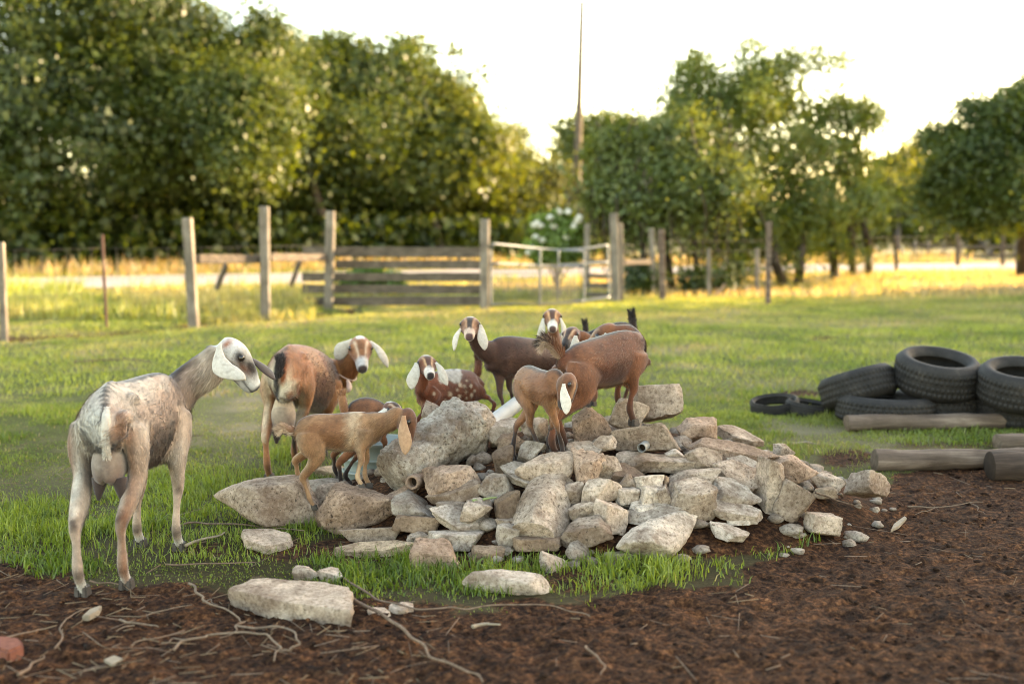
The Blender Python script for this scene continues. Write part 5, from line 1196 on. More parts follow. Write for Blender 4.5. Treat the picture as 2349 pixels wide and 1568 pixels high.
        nv = len(body.vertices); X = np.empty(nv*3, dtype=np.float32); body.vertices.foreach_get('co', X); X = X.reshape(-1, 3).astype(float)
        N = np.empty(nv*3, dtype=np.float32); body.vertices.foreach_get('normal', N); N = N.reshape(-1, 3).astype(float)
        near = np.array([kd.find(p)[1] for p in X])
        part = np.concatenate([p[3] for p in parts])[near]; t = np.concatenate([p[4] for p in parts])[near]
        v = np.concatenate([p[5] for p in parts])[near]; TT = np.vstack([p[7] for p in parts])[near]
        rel = X-pl; hx = rel@hd/L; hy = rel@hu/L; hz = rel@hs/L
        zz = X[:, 2]
        cs = dict(X=X, N=N, part=part, t=t, v=v, hx=hx, hy=hy, hz=hz, S=S, rng=np.random.default_rng(seed), seed=seed,
                  lat=(X-sp[1])@side/S, along=(X-sp[1])@d/S, updot=N[:, 2], backdot=-(N@d), top=0)
        col = coat(cs)
        # soften borders of markings along the surface
        ed = np.empty(len(body.edges)*2, dtype=np.int32); body.edges.foreach_get('vertices', ed); ed = ed.reshape(-1, 2)
        deg = np.bincount(ed.ravel(), minlength=nv)[:, None]
        for _ in range(1):
            a = np.zeros_like(col)
            for c in range(3):
                a[:, c] = np.bincount(ed[:, 0], weights=col[ed[:, 1], c], minlength=nv)+np.bincount(ed[:, 1], weights=col[ed[:, 0], c], minlength=nv)
            col = 0.5*col+0.5*a/np.maximum(deg, 1)
        streak = 1+.26*fbm(X*np.array([1, 1, .6]), 60/S**.5, 3, seed)+.42*fbm(X*np.array([1, 1, .5]), 26/S**.5, 3, seed+6)+.30*fbm(X, 9/S**.5, 3, seed+3)
        col = np.clip(col*streak[:, None]*.66, 0, .9)
        set_col(body, col)
        body.polygons.foreach_set('use_smooth', np.ones(len(body.polygons), dtype=bool))
        base = np.mean([h[0] for h in s.hoofs], axis=0); base[2] = min(h[0][2] for h in s.hoofs)
        root = thing('goat', label, cat, tuple(base), group); s.root = root
        link('body', body, MT['coat'], root)
        # fur
        flow = np.where(np.isin(part, (3, 4))[:, None], TT, -TT)
        flow = flow - N*np.sum(flow*N, axis=1)[:, None] + np.array([0, 0, -.25])
        lenf = np.choose(part, [1.0, 1.0, .45, .5, .6])*.024*S**.5*(1.15 if S > .9 else .95)
        lenf = np.where(np.isin(part, (3, 4)) & (t > .45), lenf*.5, lenf)
        lenf = np.where((part == 2) & (hx > .84), .0006, lenf)
        s.fur(X, N, flow, col, lenf, body, nfur, root, seed)
        # eyes
        for e in s.eyes:
            bm = bmesh.new(); bmesh.ops.create_uvsphere(bm, u_segments=14, v_segments=10, radius=.062*L)
            mm = bpy.data.meshes.new('eye'); bm.transform(Matrix.Translation(e)); bm.to_mesh(mm); bm.free()
            mm.polygons.foreach_set('use_smooth', np.ones(len(mm.polygons), dtype=bool)); link('eye', mm, MT['eye'], root)
        # hooves: two claws side by side
        for f, i in s.hoofs:
            bm = bmesh.new()
            for q in (-1, 1):
                vs_ = []
                for z, w, a, b in ((.046, .019, -.024, .024), (0.0, .024, -.026, .040)):
                    for lx, ly in ((a, -w), (b, -w*.7), (b+.004, w*.7), (a, w)):
                        p = f + d*lx*S*legk + side*(ly*.62 + q*.0155)*S*legk + np.array([0, 0, z*S-.002])
                        vs_.append(bm.verts.new(p))
                for fc in ((3,2,1,0), (4,5,6,7), (0,1,5,4), (1,2,6,5), (2,3,7,6), (3,0,4,7)): bm.faces.new([vs_[j] for j in fc])
            bmesh.ops.recalc_face_normals(bm, faces=bm.faces)
            bmesh.ops.bevel(bm, geom=list(bm.edges), offset=.006*S, segments=2, affect='EDGES')
            mm = bpy.data.meshes.new('hoof'); bm.to_mesh(mm); bm.free(); ho = link('hoof', mm, MT['hoof'], root)
        # ears: hanging leaf-shaped flaps
        for A, T_, wid, nrm, bow, c1, c2, *lat in ears:
            s.ear(V3(A), V3(T_), wid, V3(nrm), bow, c1, c2, root, seed, V3(lat[0]) if lat else V3((0, 0, 0)))
        if tail: s.tail(*tail[:6], root, *tail[6:])
        s.side = side
    def fur(s, X, N, flow, col, lenf, body, n, root, seed):
        r = np.random.default_rng(seed+100)
        body.calc_loop_triangles(); tr = np.empty(len(body.loop_triangles)*3, dtype=np.int32); body.loop_triangles.foreach_get('vertices', tr); tr = tr.reshape(-1, 3)
        ar = np.linalg.norm(np.cross(X[tr[:, 1]]-X[tr[:, 0]], X[tr[:, 2]]-X[tr[:, 0]]), axis=1)
        w = ar*np.where(lenf[tr[:, 0]] < .004, .3, 1)
        pick = r.choice(len(tr), n, p=w/w.sum()); q = r.random((n, 2)); f = q.sum(1) > 1; q[f] = 1-q[f]
        a, b, c = tr[pick].T; u, v = q[:, :1], q[:, 1:]; mixv = lambda Z: Z[a]*(1-u-v)+Z[b]*u+Z[c]*v
        P = mixv(X); Nn = mixv(N); F = mixv(flow); Cc = mixv(col); Ln = lenf[a]
        F /= np.linalg.norm(F, axis=1)[:, None]+1e-9
        dr = F+Nn*.17+r.normal(0, .17, (n, 3)); dr /= np.linalg.norm(dr, axis=1)[:, None]
        sd = np.cross(dr, Nn); sd /= np.linalg.norm(sd, axis=1)[:, None]+1e-9
        wd = (.0017*s.S**.4+.0004)
        ln = (Ln*r.uniform(.6, 1.35, n))[:, None]
        P0 = P-Nn*.001
        V = np.empty((n, 3, 3)); V[:, 0] = P0-sd*wd; V[:, 1] = P0+sd*wd; V[:, 2] = P0+dr*ln+np.array([0, 0, -.15])*ln
        tone = r.uniform(.62, 1.38, n)[:, None]
        me = mesh_np('fur', V.reshape(-1, 3), T=np.arange(n*3).reshape(-1, 3), col=np.repeat(np.clip(Cc*tone, 0, .95), 3, axis=0))
        tag(link('fur', me, MT['fur'], root), kind='stuff')
    def ear(s, A, T_, wid, nrm, bow, c1, c2, root, seed, lat):
        ax = T_-A; Ln = np.linalg.norm(ax); ax /= Ln
        nrm = nrm-ax*np.dot(nrm, ax); nrm /= np.linalg.norm(nrm); sd = np.cross(ax, nrm)
        n, k = 18, 16; u = np.linspace(0, 1, n)
        prof = np.interp(u, [0, .08, .25, .5, .72, .88, .96, 1], [.30, .36, .66, .98, .95, .62, .34, .06])
        cen = A+ax*(u*Ln)[:, None]+nrm*(np.sin(u*math.pi)*bow*Ln)[:, None]+lat*np.sin(u*math.pi)[:, None]+sd*(.05*wid*np.sin(u*7+seed))[:, None]
        V = []; 
        for i in range(n):
            for j in range(k):
                a = j/k*2*math.pi; x = math.cos(a)*prof[i]*wid/2; y = math.sin(a)*.0055*s.S**.5
                cup = -(x/(wid/2))**2*wid*.10*(1-u[i]*.5)
                V.append(cen[i]+sd*x+nrm*(y+cup))
        V = np.array(V); i, j = np.meshgrid(np.arange(n-1), np.arange(k), indexing='ij'); j2 = (j+1) % k
        Q = np.stack([i*k+j, i*k+j2, (i+1)*k+j2, (i+1)*k+j], -1).reshape(-1, 4)
        V = np.vstack([V, cen[0], cen[-1]]); jj = np.arange(k)
        T = np.vstack([np.stack([np.full(k, n*k), (jj+1) % k, jj], -1), np.stack([np.full(k, n*k+1), (n-1)*k+jj, (n-1)*k+(jj+1) % k], -1)])
        uu = np.r_[np.repeat(u, k), 0, 1]
        f = np.clip(smoothstep(.0, .35, uu)+.25*fbm(V, 60, 3, seed), 0, 1)
        sp = smoothstep(.38, .6, fbm(V, 130, 3, seed+2))*.55
        col = lerp3(V3(c1)[None].repeat(len(V), 0), V3(c2)[None].repeat(len(V), 0), f)*(1-sp*.45)[:, None]
        col = col*(1+.08*fbm(V, 70, 3, seed+8))[:, None]
        link('ear', mesh_np('ear', V, T, Q, col=col*np.array([.77, .745, .71]), smooth=True), MT['coat'], root)
    def tail(s, pts, r0, c1, c2, hairlen, nh, root, under=None):
        P = [V3(p) for p in pts]
        V, Q, T, t, v, w, TT = loft(P, [r0*.8]+[r0]*(len(P)-2)+[r0*.45], up=(1, .2, 0), n=16, k=12)
        c1, c2 = V3(c1)*.78, V3(c2)*.78
        col = lerp3(c1[None].repeat(len(V), 0), c2[None].repeat(len(V), 0), smoothstep(.2, .8, t))
        tl = link('tail', mesh_np('tail', V, T, Q, col=col, smooth=True), MT['coat'], root)
        r = np.random.default_rng(s.seed+5); ii = r.integers(0, len(V)-2, nh)
        cen = catmull(P, 16)[np.minimum(ii//12, 15)]
        out = V[ii]-cen; out /= np.linalg.norm(out, axis=1)[:, None]+1e-9
        dr = TT[ii]*.95+out*.42+r.normal(0, .16, (nh, 3)); dr /= np.linalg.norm(dr, axis=1)[:, None]
        sd = np.cross(dr, r.normal(0, 1, (nh, 3))); sd /= np.linalg.norm(sd, axis=1)[:, None]
        ln = hairlen*r.uniform(.45, 1.1, nh)[:, None]; wd = .0013
        W = np.empty((nh, 3, 3)); b = cen+out*r0*.7+TT[ii]*r.normal(0, .004, (nh, 1))
        W[:, 0] = b-sd*wd; W[:, 1] = b+sd*wd; W[:, 2] = b+dr*ln
        hc = col[ii]*r.uniform(.7, 1.5, nh)[:, None]
        if under is not None: 
            m = (out[:, 2] < -.2) | (r.random(nh) < .12); hc[m] = V3(under)*r.uniform(.7, 1.2, m.sum())[:, None]
        tag(link('tail_hair', mesh_np('tail_hair', W.reshape(-1, 3), T=np.arange(nh*3).reshape(-1, 3), col=np.repeat(np.clip(hc, 0, .9), 3, axis=0)), MT['fur'], tl), kind='stuff')

def coat_factory(base, dorsal=None, dorsal_w=.10, belly=None, legs=None, legcut=.45, head=None, nose=srgb(70, 52, 48), crown=None,
                 stripe=None, pole=None, muzzle=None, leghair=None, patch=None, roan=None, spots=None, white_lower=False, thighlight=None, neckc=None, facebands=True):
    base = V3(base)
    def f(c):
        X, part, t, v, hx, hy, hz = (c[k] for k in ('X', 'part', 't', 'v', 'hx', 'hy', 'hz')); sd = c['seed']
        n = len(X); col = np.repeat(base[None], n, 0)
        big = fbm(X, 5/c['S'], 4, sd); fine = fbm(X, 40/c['S']**.5, 3, sd+4)
        if neckc is not None:
            w = np.where(part == 1, smoothstep(.15, .7, t), 0); col = lerp3(col, V3(neckc)[None].repeat(n, 0), w)
        if roan is not None:
            a = V3(roan); w = smoothstep(-.25, .32, big+.42*fbm(X*np.array([1, .45, .35]), 26, 3, sd+9)); w = np.where(part <= 1, w, w*.55)
            col = lerp3(col, a[None].repeat(n, 0), w)
        if belly is not None:
            w = smoothstep(.62, .95, -v)*np.isin(part, (0,)); col = lerp3(col, V3(belly)[None].repeat(n, 0), w)
        if thighlight is not None:
            w = smoothstep(.25, .8, c['backdot'])*(np.isin(part, (0, 4)))*smoothstep(.15, .03, np.abs(c['lat'])-.02)*(c['along'] < .12)
            col = lerp3(col, V3(thighlight)[None].repeat(n, 0), w)
        if legs is not None:
            isl = np.isin(part, (3, 4)); w = isl*smoothstep(legcut-.1, legcut+.15, t+.10*fine); col = lerp3(col, V3(legs)[None].repeat(n, 0), w)
        if leghair is not None:
            w = np.isin(part, (3, 4))*smoothstep(.64, .74, t); col = lerp3(col, V3(leghair)[None].repeat(n, 0), w)
        if white_lower:
            w = np.isin(part, (3, 4))*smoothstep(.80, .86, t+.03*fine); col = lerp3(col, V3(WHITE*.85)[None].repeat(n, 0), w)
            w = np.isin(part, (3, 4))*np.exp(-((t-.765)/.035)**2); col = lerp3(col, (V3(srgb(62, 46, 40)))[None].repeat(n, 0), w*.8)
            w = np.isin(part, (3, 4))*np.exp(-((t-.50)/.05)**2)*smoothstep(-.1, .3, fine+.1); col = lerp3(col, (V3(srgb(52, 36, 30)))[None].repeat(n, 0), w*.9)
        if dorsal is not None:
            wt = smoothstep(1-dorsal_w, 1-dorsal_w*.35, v+.03*fine)*np.isin(part, (0, 1)); col = lerp3(col, V3(dorsal)[None].repeat(n, 0), wt)
        H = part == 2; ah = np.abs(hz)
        if head is not None: col[H] = V3(head)
        if stripe is not None and facebands:      # dark blaze down the middle of the face, pale bands from brow to muzzle
            lt, dk = stripe
            band = H*np.exp(-((ah-(.170-.10*(hx-.2)/.5)+.02*fine)/.036)**2)*smoothstep(-.05, .05, hy+.3*(hx-.3)+.05)*smoothstep(.16, .26, hx)*smoothstep(.82, .66, hx)*(hy > -.22)
            col = lerp3(col, V3(lt)[None].repeat(n, 0), band*.95)
            mid = H*smoothstep(.125-.05*hx, .085-.05*hx, ah)*smoothstep(.12, .3, hx)*smoothstep(.88, .75, hx)*(hy > -.18)
            col = lerp3(col, V3(dk)[None].repeat(n, 0), mid*.9)
        if H.any():
            ey = np.exp(-(((hx-.33)/.10)**2+((hy-.03+.25*(hx-.31))/.06)**2))*H*(ah > .12); col = lerp3(col, (V3(base)*.10)[None].repeat(n, 0), np.clip(ey*1.3, 0, .95))
            ck = H*smoothstep(.12, .2, ah)*smoothstep(-.10, -.2, hy)*smoothstep(.7, .5, hx); col = lerp3(col, (V3(base)*.78)[None].repeat(n, 0), ck*.7)
        if crown is not None:
            w = H*smoothstep(.135, .075, ah+.03*fine)*smoothstep(.22, .12, hx+.05*fine)*(hy > -.16); col = lerp3(col, V3(crown)[None].repeat(n, 0), w)
        if muzzle is not None:
            w = H*smoothstep(.66, .78, hx+.06*fine); col = lerp3(col, V3(muzzle)[None].repeat(n, 0), w)
        w = H*smoothstep(.91, .97, hx)*smoothstep(-.30, -.22, hy)*smoothstep(.13, .09, ah); col = lerp3(col, V3(nose)[None].repeat(n, 0), w)
        w = H*np.exp(-((hy+.225-.03*(1-hx))/.016)**2)*smoothstep(.64, .74, hx); col = lerp3(col, V3(srgb(40, 30, 28))[None].repeat(n, 0), w*.9)
        w = H*np.exp(-(((hx-.93)/.05)**2+((ah-.085)/.035)**2+((hy+.13)/.05)**2)); col = lerp3(col, V3(srgb(25, 18, 18))[None].repeat(n, 0), w*.9)
        if spots is not None:
            for (p, r, cc) in spots:
                dd = np.linalg.norm(X-V3(p), axis=1)+.25*r*fine; w = smoothstep(r, r*.75, dd)*(part != 2); col = lerp3(col, V3(cc)[None].repeat(n, 0), w)
        if patch is not None: col = patch(c, col, big, fine)
        return col
    return f

def PX(*a): return D(*a)
def foot(x, y, Y=None, g=False):
    if g: return G(x, y)
    return D(x, y, Y) if Y else M(x, y)
toCam = lambda p: (Vector((0, 0, CAM_H))-Vector(p)).normalized()

brownA = srgb(150, 92, 56); 
# --- white and roan doe, seen from behind, head in profile
c1 = coat_factory(srgb(188, 172, 157), roan=srgb(158, 132, 115), belly=srgb(150, 128, 112), dorsal=srgb(38, 30, 27), dorsal_w=.055, white_lower=True,
    legs=srgb(180, 156, 138), legcut=.4, thighlight=srgb(206, 198, 186), head=srgb(205, 202, 198), muzzle=srgb(214, 212, 208), nose=srgb(40, 33, 33), neckc=srgb(196, 180, 162),
    patch=lambda c, col, big, fine: face1(c, col, big, fine))
def face1(c, col, big, fine):
    n = len(col); H = c['part'] == 2; hx, hy, ah = c['hx'], c['hy'], np.abs(c['hz'])
    def put(w, cc):
        nonlocal col; col = lerp3(col, V3(cc)[None].repeat(n, 0), np.clip(w, 0, 1))
    put(H*np.exp(-(((hx-.60)/.17)**2+((hy-.06)/.12)**2))*1.25*smoothstep(-.75, -.45, fine), srgb(30, 22, 22))
    put(H*np.exp(-(((hx-.50)/.20)**2+((hy+.06)/.06)**2))*.95, srgb(128, 84, 62))
    put(H*np.exp(-(((hx-.31)/.13)**2+((hy-.01)/.11)**2))*(ah > .08), srgb(40, 32, 32))
    put(H*np.exp(-(((hx-.34)/.14)**2+((hy+.20)/.06)**2))*smoothstep(-.2, .2, fine), srgb(70, 52, 48))
    put(H*np.exp(-(((hx+.02)/.06)**2+((hy+.02)/.12)**2)), srgb(150, 96, 74))
    put(H*smoothstep(-.27, -.33, hy)*smoothstep(.85, .5, hx)*.8, srgb(122, 88, 68))
    # dark mane mark from withers up the neck
    put((c['part'] == 1)*smoothstep(.55, .8, c['v']+.25*fine)*smoothstep(.95, .5, c['t']), srgb(74, 50, 40))
    put((c['part'] == 1)*smoothstep(.86, .97, c['v']+.08*fine)*smoothstep(.85, .4, c['t']), srgb(34, 26, 24))
    put((c['part'] == 0)*smoothstep(.45, .8, c['v']+.3*big)*smoothstep(.60, .8, c['t'])*.75, srgb(98, 66, 52))
    # brown streaks at the sides of the thighs, pale pin bones
    put(np.isin(c['part'], (0, 4))*(c['along'] < .05)*np.exp(-((np.abs(c['lat'])-.115)/.022)**2)*smoothstep(.0, .35, c['backdot']+.2*fine)*.8, srgb(132, 86, 60))
    return col
A1 = D(501, 791, 4.80); 
g = Goat('pale roan doe seen from behind with her white eared head turned in profile', seed=11, s_=1.0, fat=.95, thigh=.64, hipin=1.30, bony=True, bend=.7, legk=.86, nfur=60000,
    spine=[D(240, 985, 4.06), D(249, 968, 4.22), D(300, 972, 4.46), D(370, 952, 4.72), D(408, 948, 4.84)],
    neck=[D(428, 880, 4.86), D(474, 848, 4.88)], poll=D(523, 787, 4.90), muzzle=D(602, 884, 4.94),
    feet=[G(190, 1367), G(291, 1351), G(322, 1256), G(412, 1264)], coat=c1, headL=.238, neckr=.92,
    ears=[(A1, D(561, 871, 4.72), .082, toCam(A1), .10, srgb(192, 186, 178), srgb(198, 193, 186), (-.036, 0, -.022)),
          (D(572, 822, 4.98), D(630, 871, 4.98), .07, (.3, -.25, .9), .10, srgb(90, 76, 72), srgb(60, 48, 46))],
    tail=([D(245, 938, 4.08), D(243, 965, 4.03), D(243, 1010, 4.03), D(245, 1045, 4.045)], .016, srgb(200, 190, 178), srgb(204, 196, 186), .014, 2200))
doe1 = g
def udder(g, cx, cy, Y, w, h, teats, c1, c2, dark):
    root = g.root; p = D(cx, cy, Y); k = Y/FD
    W, Hh = w*k/2, h*k/2
    V, Q, T, t, v, w_, TT = loft([p+Vector((0, .03, Hh*1.25)), p+Vector((0, .02, Hh*.5)), p, p-Vector((0, 0, Hh*.7)), p-Vector((0, 0, Hh*1.02))], [(W*.6, .05), (W*.92, .075), (W, .085), (W*.8, .07), (W*.25, .03)], up=(0, 1, 0), n=26, k=28)
    V[:, 2] += (np.abs(V[:, 0]-p.x) < W*.16)*(V[:, 2] < p.z)*.012
    f = smoothstep(.15, .75, t+.15*fbm(V, 30, 3, 2)); col = lerp3(V3(c1)[None].repeat(len(V), 0), V3(c2)[None].repeat(len(V), 0), f)
    col *= (1+.15*fbm(V, 40, 4, 6))[:, None]
    u = link('udder', mesh_np('udder', V, T, Q, col=col*.75, smooth=True), MT['coat'], root)
    for (x, y0, y1) in teats:
        a, b = D(x[0], y0, Y-.02), D(x[1], y1, Y-.03)
        V, Q, T, t, v, w_, TT = loft([a, a*.5+b*.5, b], [.030, .021, .006], n=14, k=14)
        col = V3(dark)[None].repeat(len(V), 0)
        link('teat', mesh_np('teat', V, T, Q, col=col, smooth=True), MT['coat'], u)
udder(g, 251, 1066, 4.15, 76, 92, [((229, 226), 1095, 1147), ((274, 281), 1095, 1149)], srgb(170, 156, 144), srgb(106, 88, 80), srgb(52, 40, 38))

# --- brown doe with a string collar
c2 = coat_factory(srgb(160, 96, 52), roan=srgb(178, 122, 74), belly=srgb(200, 178, 150), legs=srgb(150, 96, 60), legcut=.5, thighlight=srgb(206, 186, 158), dorsal=srgb(146, 78, 40), dorsal_w=.10,
    head=srgb(158, 98, 60), stripe=(srgb(212, 178, 148), srgb(140, 88, 54)), crown=srgb(222, 214, 208), muzzle=srgb(214, 206, 200), nose=srgb(80, 62, 58), neckc=srgb(150, 90, 50),
    patch=lambda c, col, big, fine: lerp3(col, V3(srgb(34, 26, 24))[None].repeat(len(col), 0), np.isin(c['part'], (0, 4))*smoothstep(.028, .010, np.abs(c['lat'])+.006*fine)*smoothstep(.2, .6, c['backdot'])))
g = Goat('chestnut brown doe with a string collar looking back over her pale rump', seed=23, s_=.97, fat=1.0, thigh=.68, hipin=1.25, bony=True, bend=.8, legk=.9, nfur=44000,
    spine=[D(652, 893, 5.93), D(660, 852+2, 6.08), D(694, 862, 6.36), D(738, 880, 6.62), D(766, 880, 6.76)],
    neck=[D(782, 858, 6.74), D(806, 826, 6.68)], poll=D(825, 780, 6.62), muzzle=D(834, 852, 6.40),
    feet=[G(618, 1102), G(680, 1072), G(690, 1050), G(742, 1046)], coat=c2, headL=.240, headw=1.08,
    ears=[(D(808, 778, 6.6), D(768, 822, 6.62), .088, (.25, -.9, .35), .06, srgb(206, 196, 186), srgb(196, 188, 178)),
          (D(848, 783, 6.6), D(889, 843, 6.62), .062, (.75, -.6, .3), .16, srgb(210, 196, 186), srgb(196, 188, 178))],
    tail=([D(640, 875, 5.95), D(641, 855, 5.90), D(643, 832, 5.90), D(642, 822, 5.92)], .018, srgb(44, 32, 28), srgb(36, 26, 24), .045, 1800))
udder(g, 650, 958, 6.02, 56, 82, [((636, 634), 985, 1017)], srgb(196, 172, 146), srgb(104, 84, 74), srgb(60, 44, 40))
ca, cb = V3(D(782, 858, 6.74)), V3(D(806, 826, 6.68)); ct = (cb-ca)/np.linalg.norm(cb-ca); cS = np.cross(ct, [0, 0, 1.0]); cS /= np.linalg.norm(cS); cB = np.cross(cS, ct)
ct2 = ct*.0; cc_ = ca*.75+cb*.25
col_pts = [cc_+cS*math.cos(a)*.0605+cB*math.sin(a)*.098-ct*.03*math.sin(a) for a in np.linspace(0, 2*math.pi, 29)]
link('collar', tube_mesh('collar', col_pts, [.004]*len(col_pts), n=50, k=6), MT['string'], g.root)
link('collar_knot', tube_mesh('collar_knot', [D(797, 872, 6.6), D(801, 884, 6.58), D(800, 893, 6.57), D(796, 900, 6.57)], [.008, .017, .015, .006], n=14, k=8), MT['string'], g.root)

# --- light tan kid in side view
c3 = coat_factory(srgb(166, 122, 88), roan=srgb(146, 98, 66), belly=srgb(190, 160, 130), dorsal=srgb(92, 54, 36), dorsal_w=.045, legs=srgb(172, 132, 100), legcut=.55, head=srgb(112, 68, 44), nose=srgb(60, 42, 38), neckc=srgb(160, 116, 84),
    patch=lambda c, col, big, fine: lerp3(lerp3(col, V3(srgb(206, 178, 148))[None].repeat(len(col), 0), np.isin(c['part'], (0, 3))*np.exp(-((c['along']-.36+.05*fine)/.055)**2)*smoothstep(-.9, -.2, c['v']+.2)*.8),
        V3(srgb(204, 174, 144))[None].repeat(len(col), 0), (c['part'] == 4)*smoothstep(.1, .7, c['backdot'])*smoothstep(.6, .4, c['t'])*.6))
Y3 = 5.05
g = Goat('light tan kid standing side on with its head lowered against the big concrete stump', seed=31, s_=.54, fat=.88, tall=.88, nfur=22000, legk=.94,
    spine=[D(684, 990, Y3-.02), D(712, 984, Y3), D(775, 990, Y3+.02), D(836, 987, Y3+.02), D(866, 990, Y3+.02)],
    neck=[D(888, 967, Y3), D(912, 955, Y3-.02)], poll=D(938, 944, Y3-.02), muzzle=D(944, 1012, Y3-.06), headup=(1, -.12, .12),
    feet=[D(692, 1114, Y3+.10), D(719, 1168, Y3-.02), D(846, 1117, Y3+.07), D(829, 1120, Y3-.02)], coat=c3, headL=.285,
    ears=[(D(926, 953, Y3-.075), D(930, 1043, Y3-.10), .060, (0, -1, .1), .05, srgb(176, 132, 102), srgb(190, 152, 124))],
    tail=([D(690, 988, Y3), D(668, 987, Y3-.02), D(650, 981, Y3-.03), D(640, 986, Y3-.03)], .017, srgb(150, 104, 78), srgb(190, 158, 130), .030, 2600, srgb(214, 188, 164)))
# --- brown kid behind it
c4 = coat_factory(srgb(140, 88, 56), roan=srgb(128, 78, 48), dorsal=srgb(48, 32, 26), dorsal_w=.10, legs=srgb(44, 28, 22), legcut=.55, head=srgb(118, 64, 38), stripe=(srgb(206, 170, 140), srgb(52, 32, 26)), crown=srgb(226, 220, 214), muzzle=srgb(120, 70, 44))
Y4 = 5.62
g = Goat('brown kid with one white ear, half hidden behind the tan kid', seed=41, s_=.55, fat=.95, nfur=14000,
    spine=[D(792, 965, Y4-.05), D(808, 962, Y4-.03), D(838, 955, Y4), D(866, 972, Y4+.02), D(880, 978, Y4+.03)],
    neck=[D(886, 966, Y4), D(888, 953, Y4-.03)], poll=D(890, 930, Y4-.05), muzzle=D(938, 958, Y4-.16),
    feet=[D(776, 1100, Y4+.02), D(790, 1128, Y4-.14), D(800, 1112, Y4-.05), D(892, 1062, Y4-.02)], coat=c4, headL=.28,
    ears=[(D(884, 936, Y4-.12), D(871, 968, Y4-.13), .06, (0, -1, .2), .05, srgb(222, 214, 206), srgb(226, 220, 214))],
    tail=([D(796, 962, Y4-.05), D(790, 940, Y4-.06), D(784, 912, Y4-.07), D(783, 902, Y4-.07)], .021, srgb(150, 100, 68), srgb(172, 122, 88), .028, 1500))
# --- spotted kid
wt = srgb(194, 186, 176)
def sp5(x, y, r, Y=5.78): return (D(x, y, Y), r, srgb(214, 192, 170))
Y5 = 5.95
sp_px = [(1046, 864, 15, wt), (1030, 856, 15, wt), (1018, 866, 14, wt), (1050, 852, 9, wt)] + [(x, y, r*330, srgb(206, 182, 158)) for x, y, r in ((1055, 882, .014), (1065, 885, .012), (1048, 893, .011), (1067, 898, .010), (1053, 908, .012), (1070, 873, .008), (1080, 884, .013), (1031, 903, .016), (1037, 911, .008), (1046, 920, .012), (1082, 906, .014), (996, 903, .013), (1060, 921, .010), (1021, 918, .009), (1089, 896, .010), (1070, 912, .008))]
def spots5(c, col, big, fine):
    X = c['X']; u, v = to_px(X[:, 0], X[:, 1], X[:, 2]); near_side = c['N'][:, 1] < .15
    for x, y, r, cc in sp_px:
        w = smoothstep(r, r*.7, np.hypot(u-x, (v-y)*.85)+.3*r*fine)*(c['part'] != 2)*near_side
        col = lerp3(col, V3(cc)[None].repeat(len(col), 0), w)
    return lerp3(col, V3(wt)[None].repeat(len(col), 0), (c['part'] == 2)*smoothstep(.10, .0, c['hx']+.04*fine)*(c['hy'] > -.2))
Y5 = 5.95
c5 = coat_factory(srgb(128, 66, 38), roan=srgb(112, 56, 32), dorsal=srgb(50, 28, 22), dorsal_w=.05, belly=srgb(170, 120, 88), head=srgb(126, 68, 40), stripe=(srgb(206, 160, 118), srgb(76, 40, 30)), crown=wt, muzzle=srgb(222, 210, 202), nose=srgb(50, 38, 38), patch=spots5)
g = Goat('reddish brown kid with small white spots, a white shoulder patch and long white ears', seed=53, s_=.56, fat=1.0, tall=.98, nfur=18000,
    spine=[D(1098, 880, 6.16), D(1078, 882, 6.13), D(1034, 888, Y5+.05), D(986, 900, 5.84), D(968, 906, 5.79)],
    neck=[D(966, 886, 5.76), D(968, 866, 5.74)], poll=D(976, 823, 5.72), muzzle=D(992, 864, 5.54),
    feet=[D(1062, 955, 6.0), D(1130, 950, 6.05), D(956, 985, 5.72), D(982, 985, 5.70)], coat=c5, headL=.28, headw=1.18, hipin=1.0,
    ears=[(D(956, 832, 5.66), D(944, 893, 5.60), .064, (-.2, -1, .1), .10, wt, wt), (D(1000, 831, 5.66), D(1026, 884, 5.60), .046, (.35, -.9, .2), .10, wt, wt)],
    tail=([D(1092, 868, 6.16), D(1096, 850, 6.18), D(1098, 830, 6.2), D(1097, 818, 6.2)], .019, srgb(120, 66, 40), srgb(92, 52, 36), .03, 1500))
# --- dark brown kid looking at the camera
Y6 = 6.0
dk = srgb(88, 56, 42)
c6 = coat_factory(dk, roan=srgb(72, 42, 32), dorsal=srgb(22, 16, 15), dorsal_w=.075, legs=srgb(96, 58, 38), legcut=.8, head=srgb(132, 84, 58), stripe=(srgb(190, 140, 104), srgb(48, 34, 30)), crown=wt, muzzle=srgb(208, 178, 160), nose=srgb(104, 74, 72), neckc=srgb(78, 46, 34))
g = Goat('dark brown kid facing the camera with grey-white ears, standing tall behind the rubble', seed=61, s_=.60, fat=.95, nfur=18000,
    spine=[D(1292, 820, 6.28), D(1262, 818, 6.25), D(1205, 819, 6.12), D(1148, 818, 6.02), D(1122, 826, 5.98)],
    neck=[D(1108, 800, 5.95), D(1096, 780, 5.93)], poll=D(1079, 735, 5.90), muzzle=D(1075, 780, 5.68),
    feet=[D(1262, 985, 6.2), D(1270, 985, 6.1), D(1170, 948, 6.12), D(1151, 976, 5.95)], coat=c6, headL=.27, headw=1.2,
    ears=[(D(1060, 748, 5.86), D(1041, 804, 5.84), .042, (-.7, -.7, .1), .12, srgb(200, 184, 172), srgb(212, 204, 198)), (D(1101, 745, 5.84), D(1111, 803, 5.80), .054, (.3, -.95, .1), .10, srgb(196, 180, 170), srgb(208, 198, 190))],
    tail=([D(1292, 815, 6.28), D(1300, 800, 6.3), D(1304, 790, 6.3)], .018, dk, dk, .03, 600))
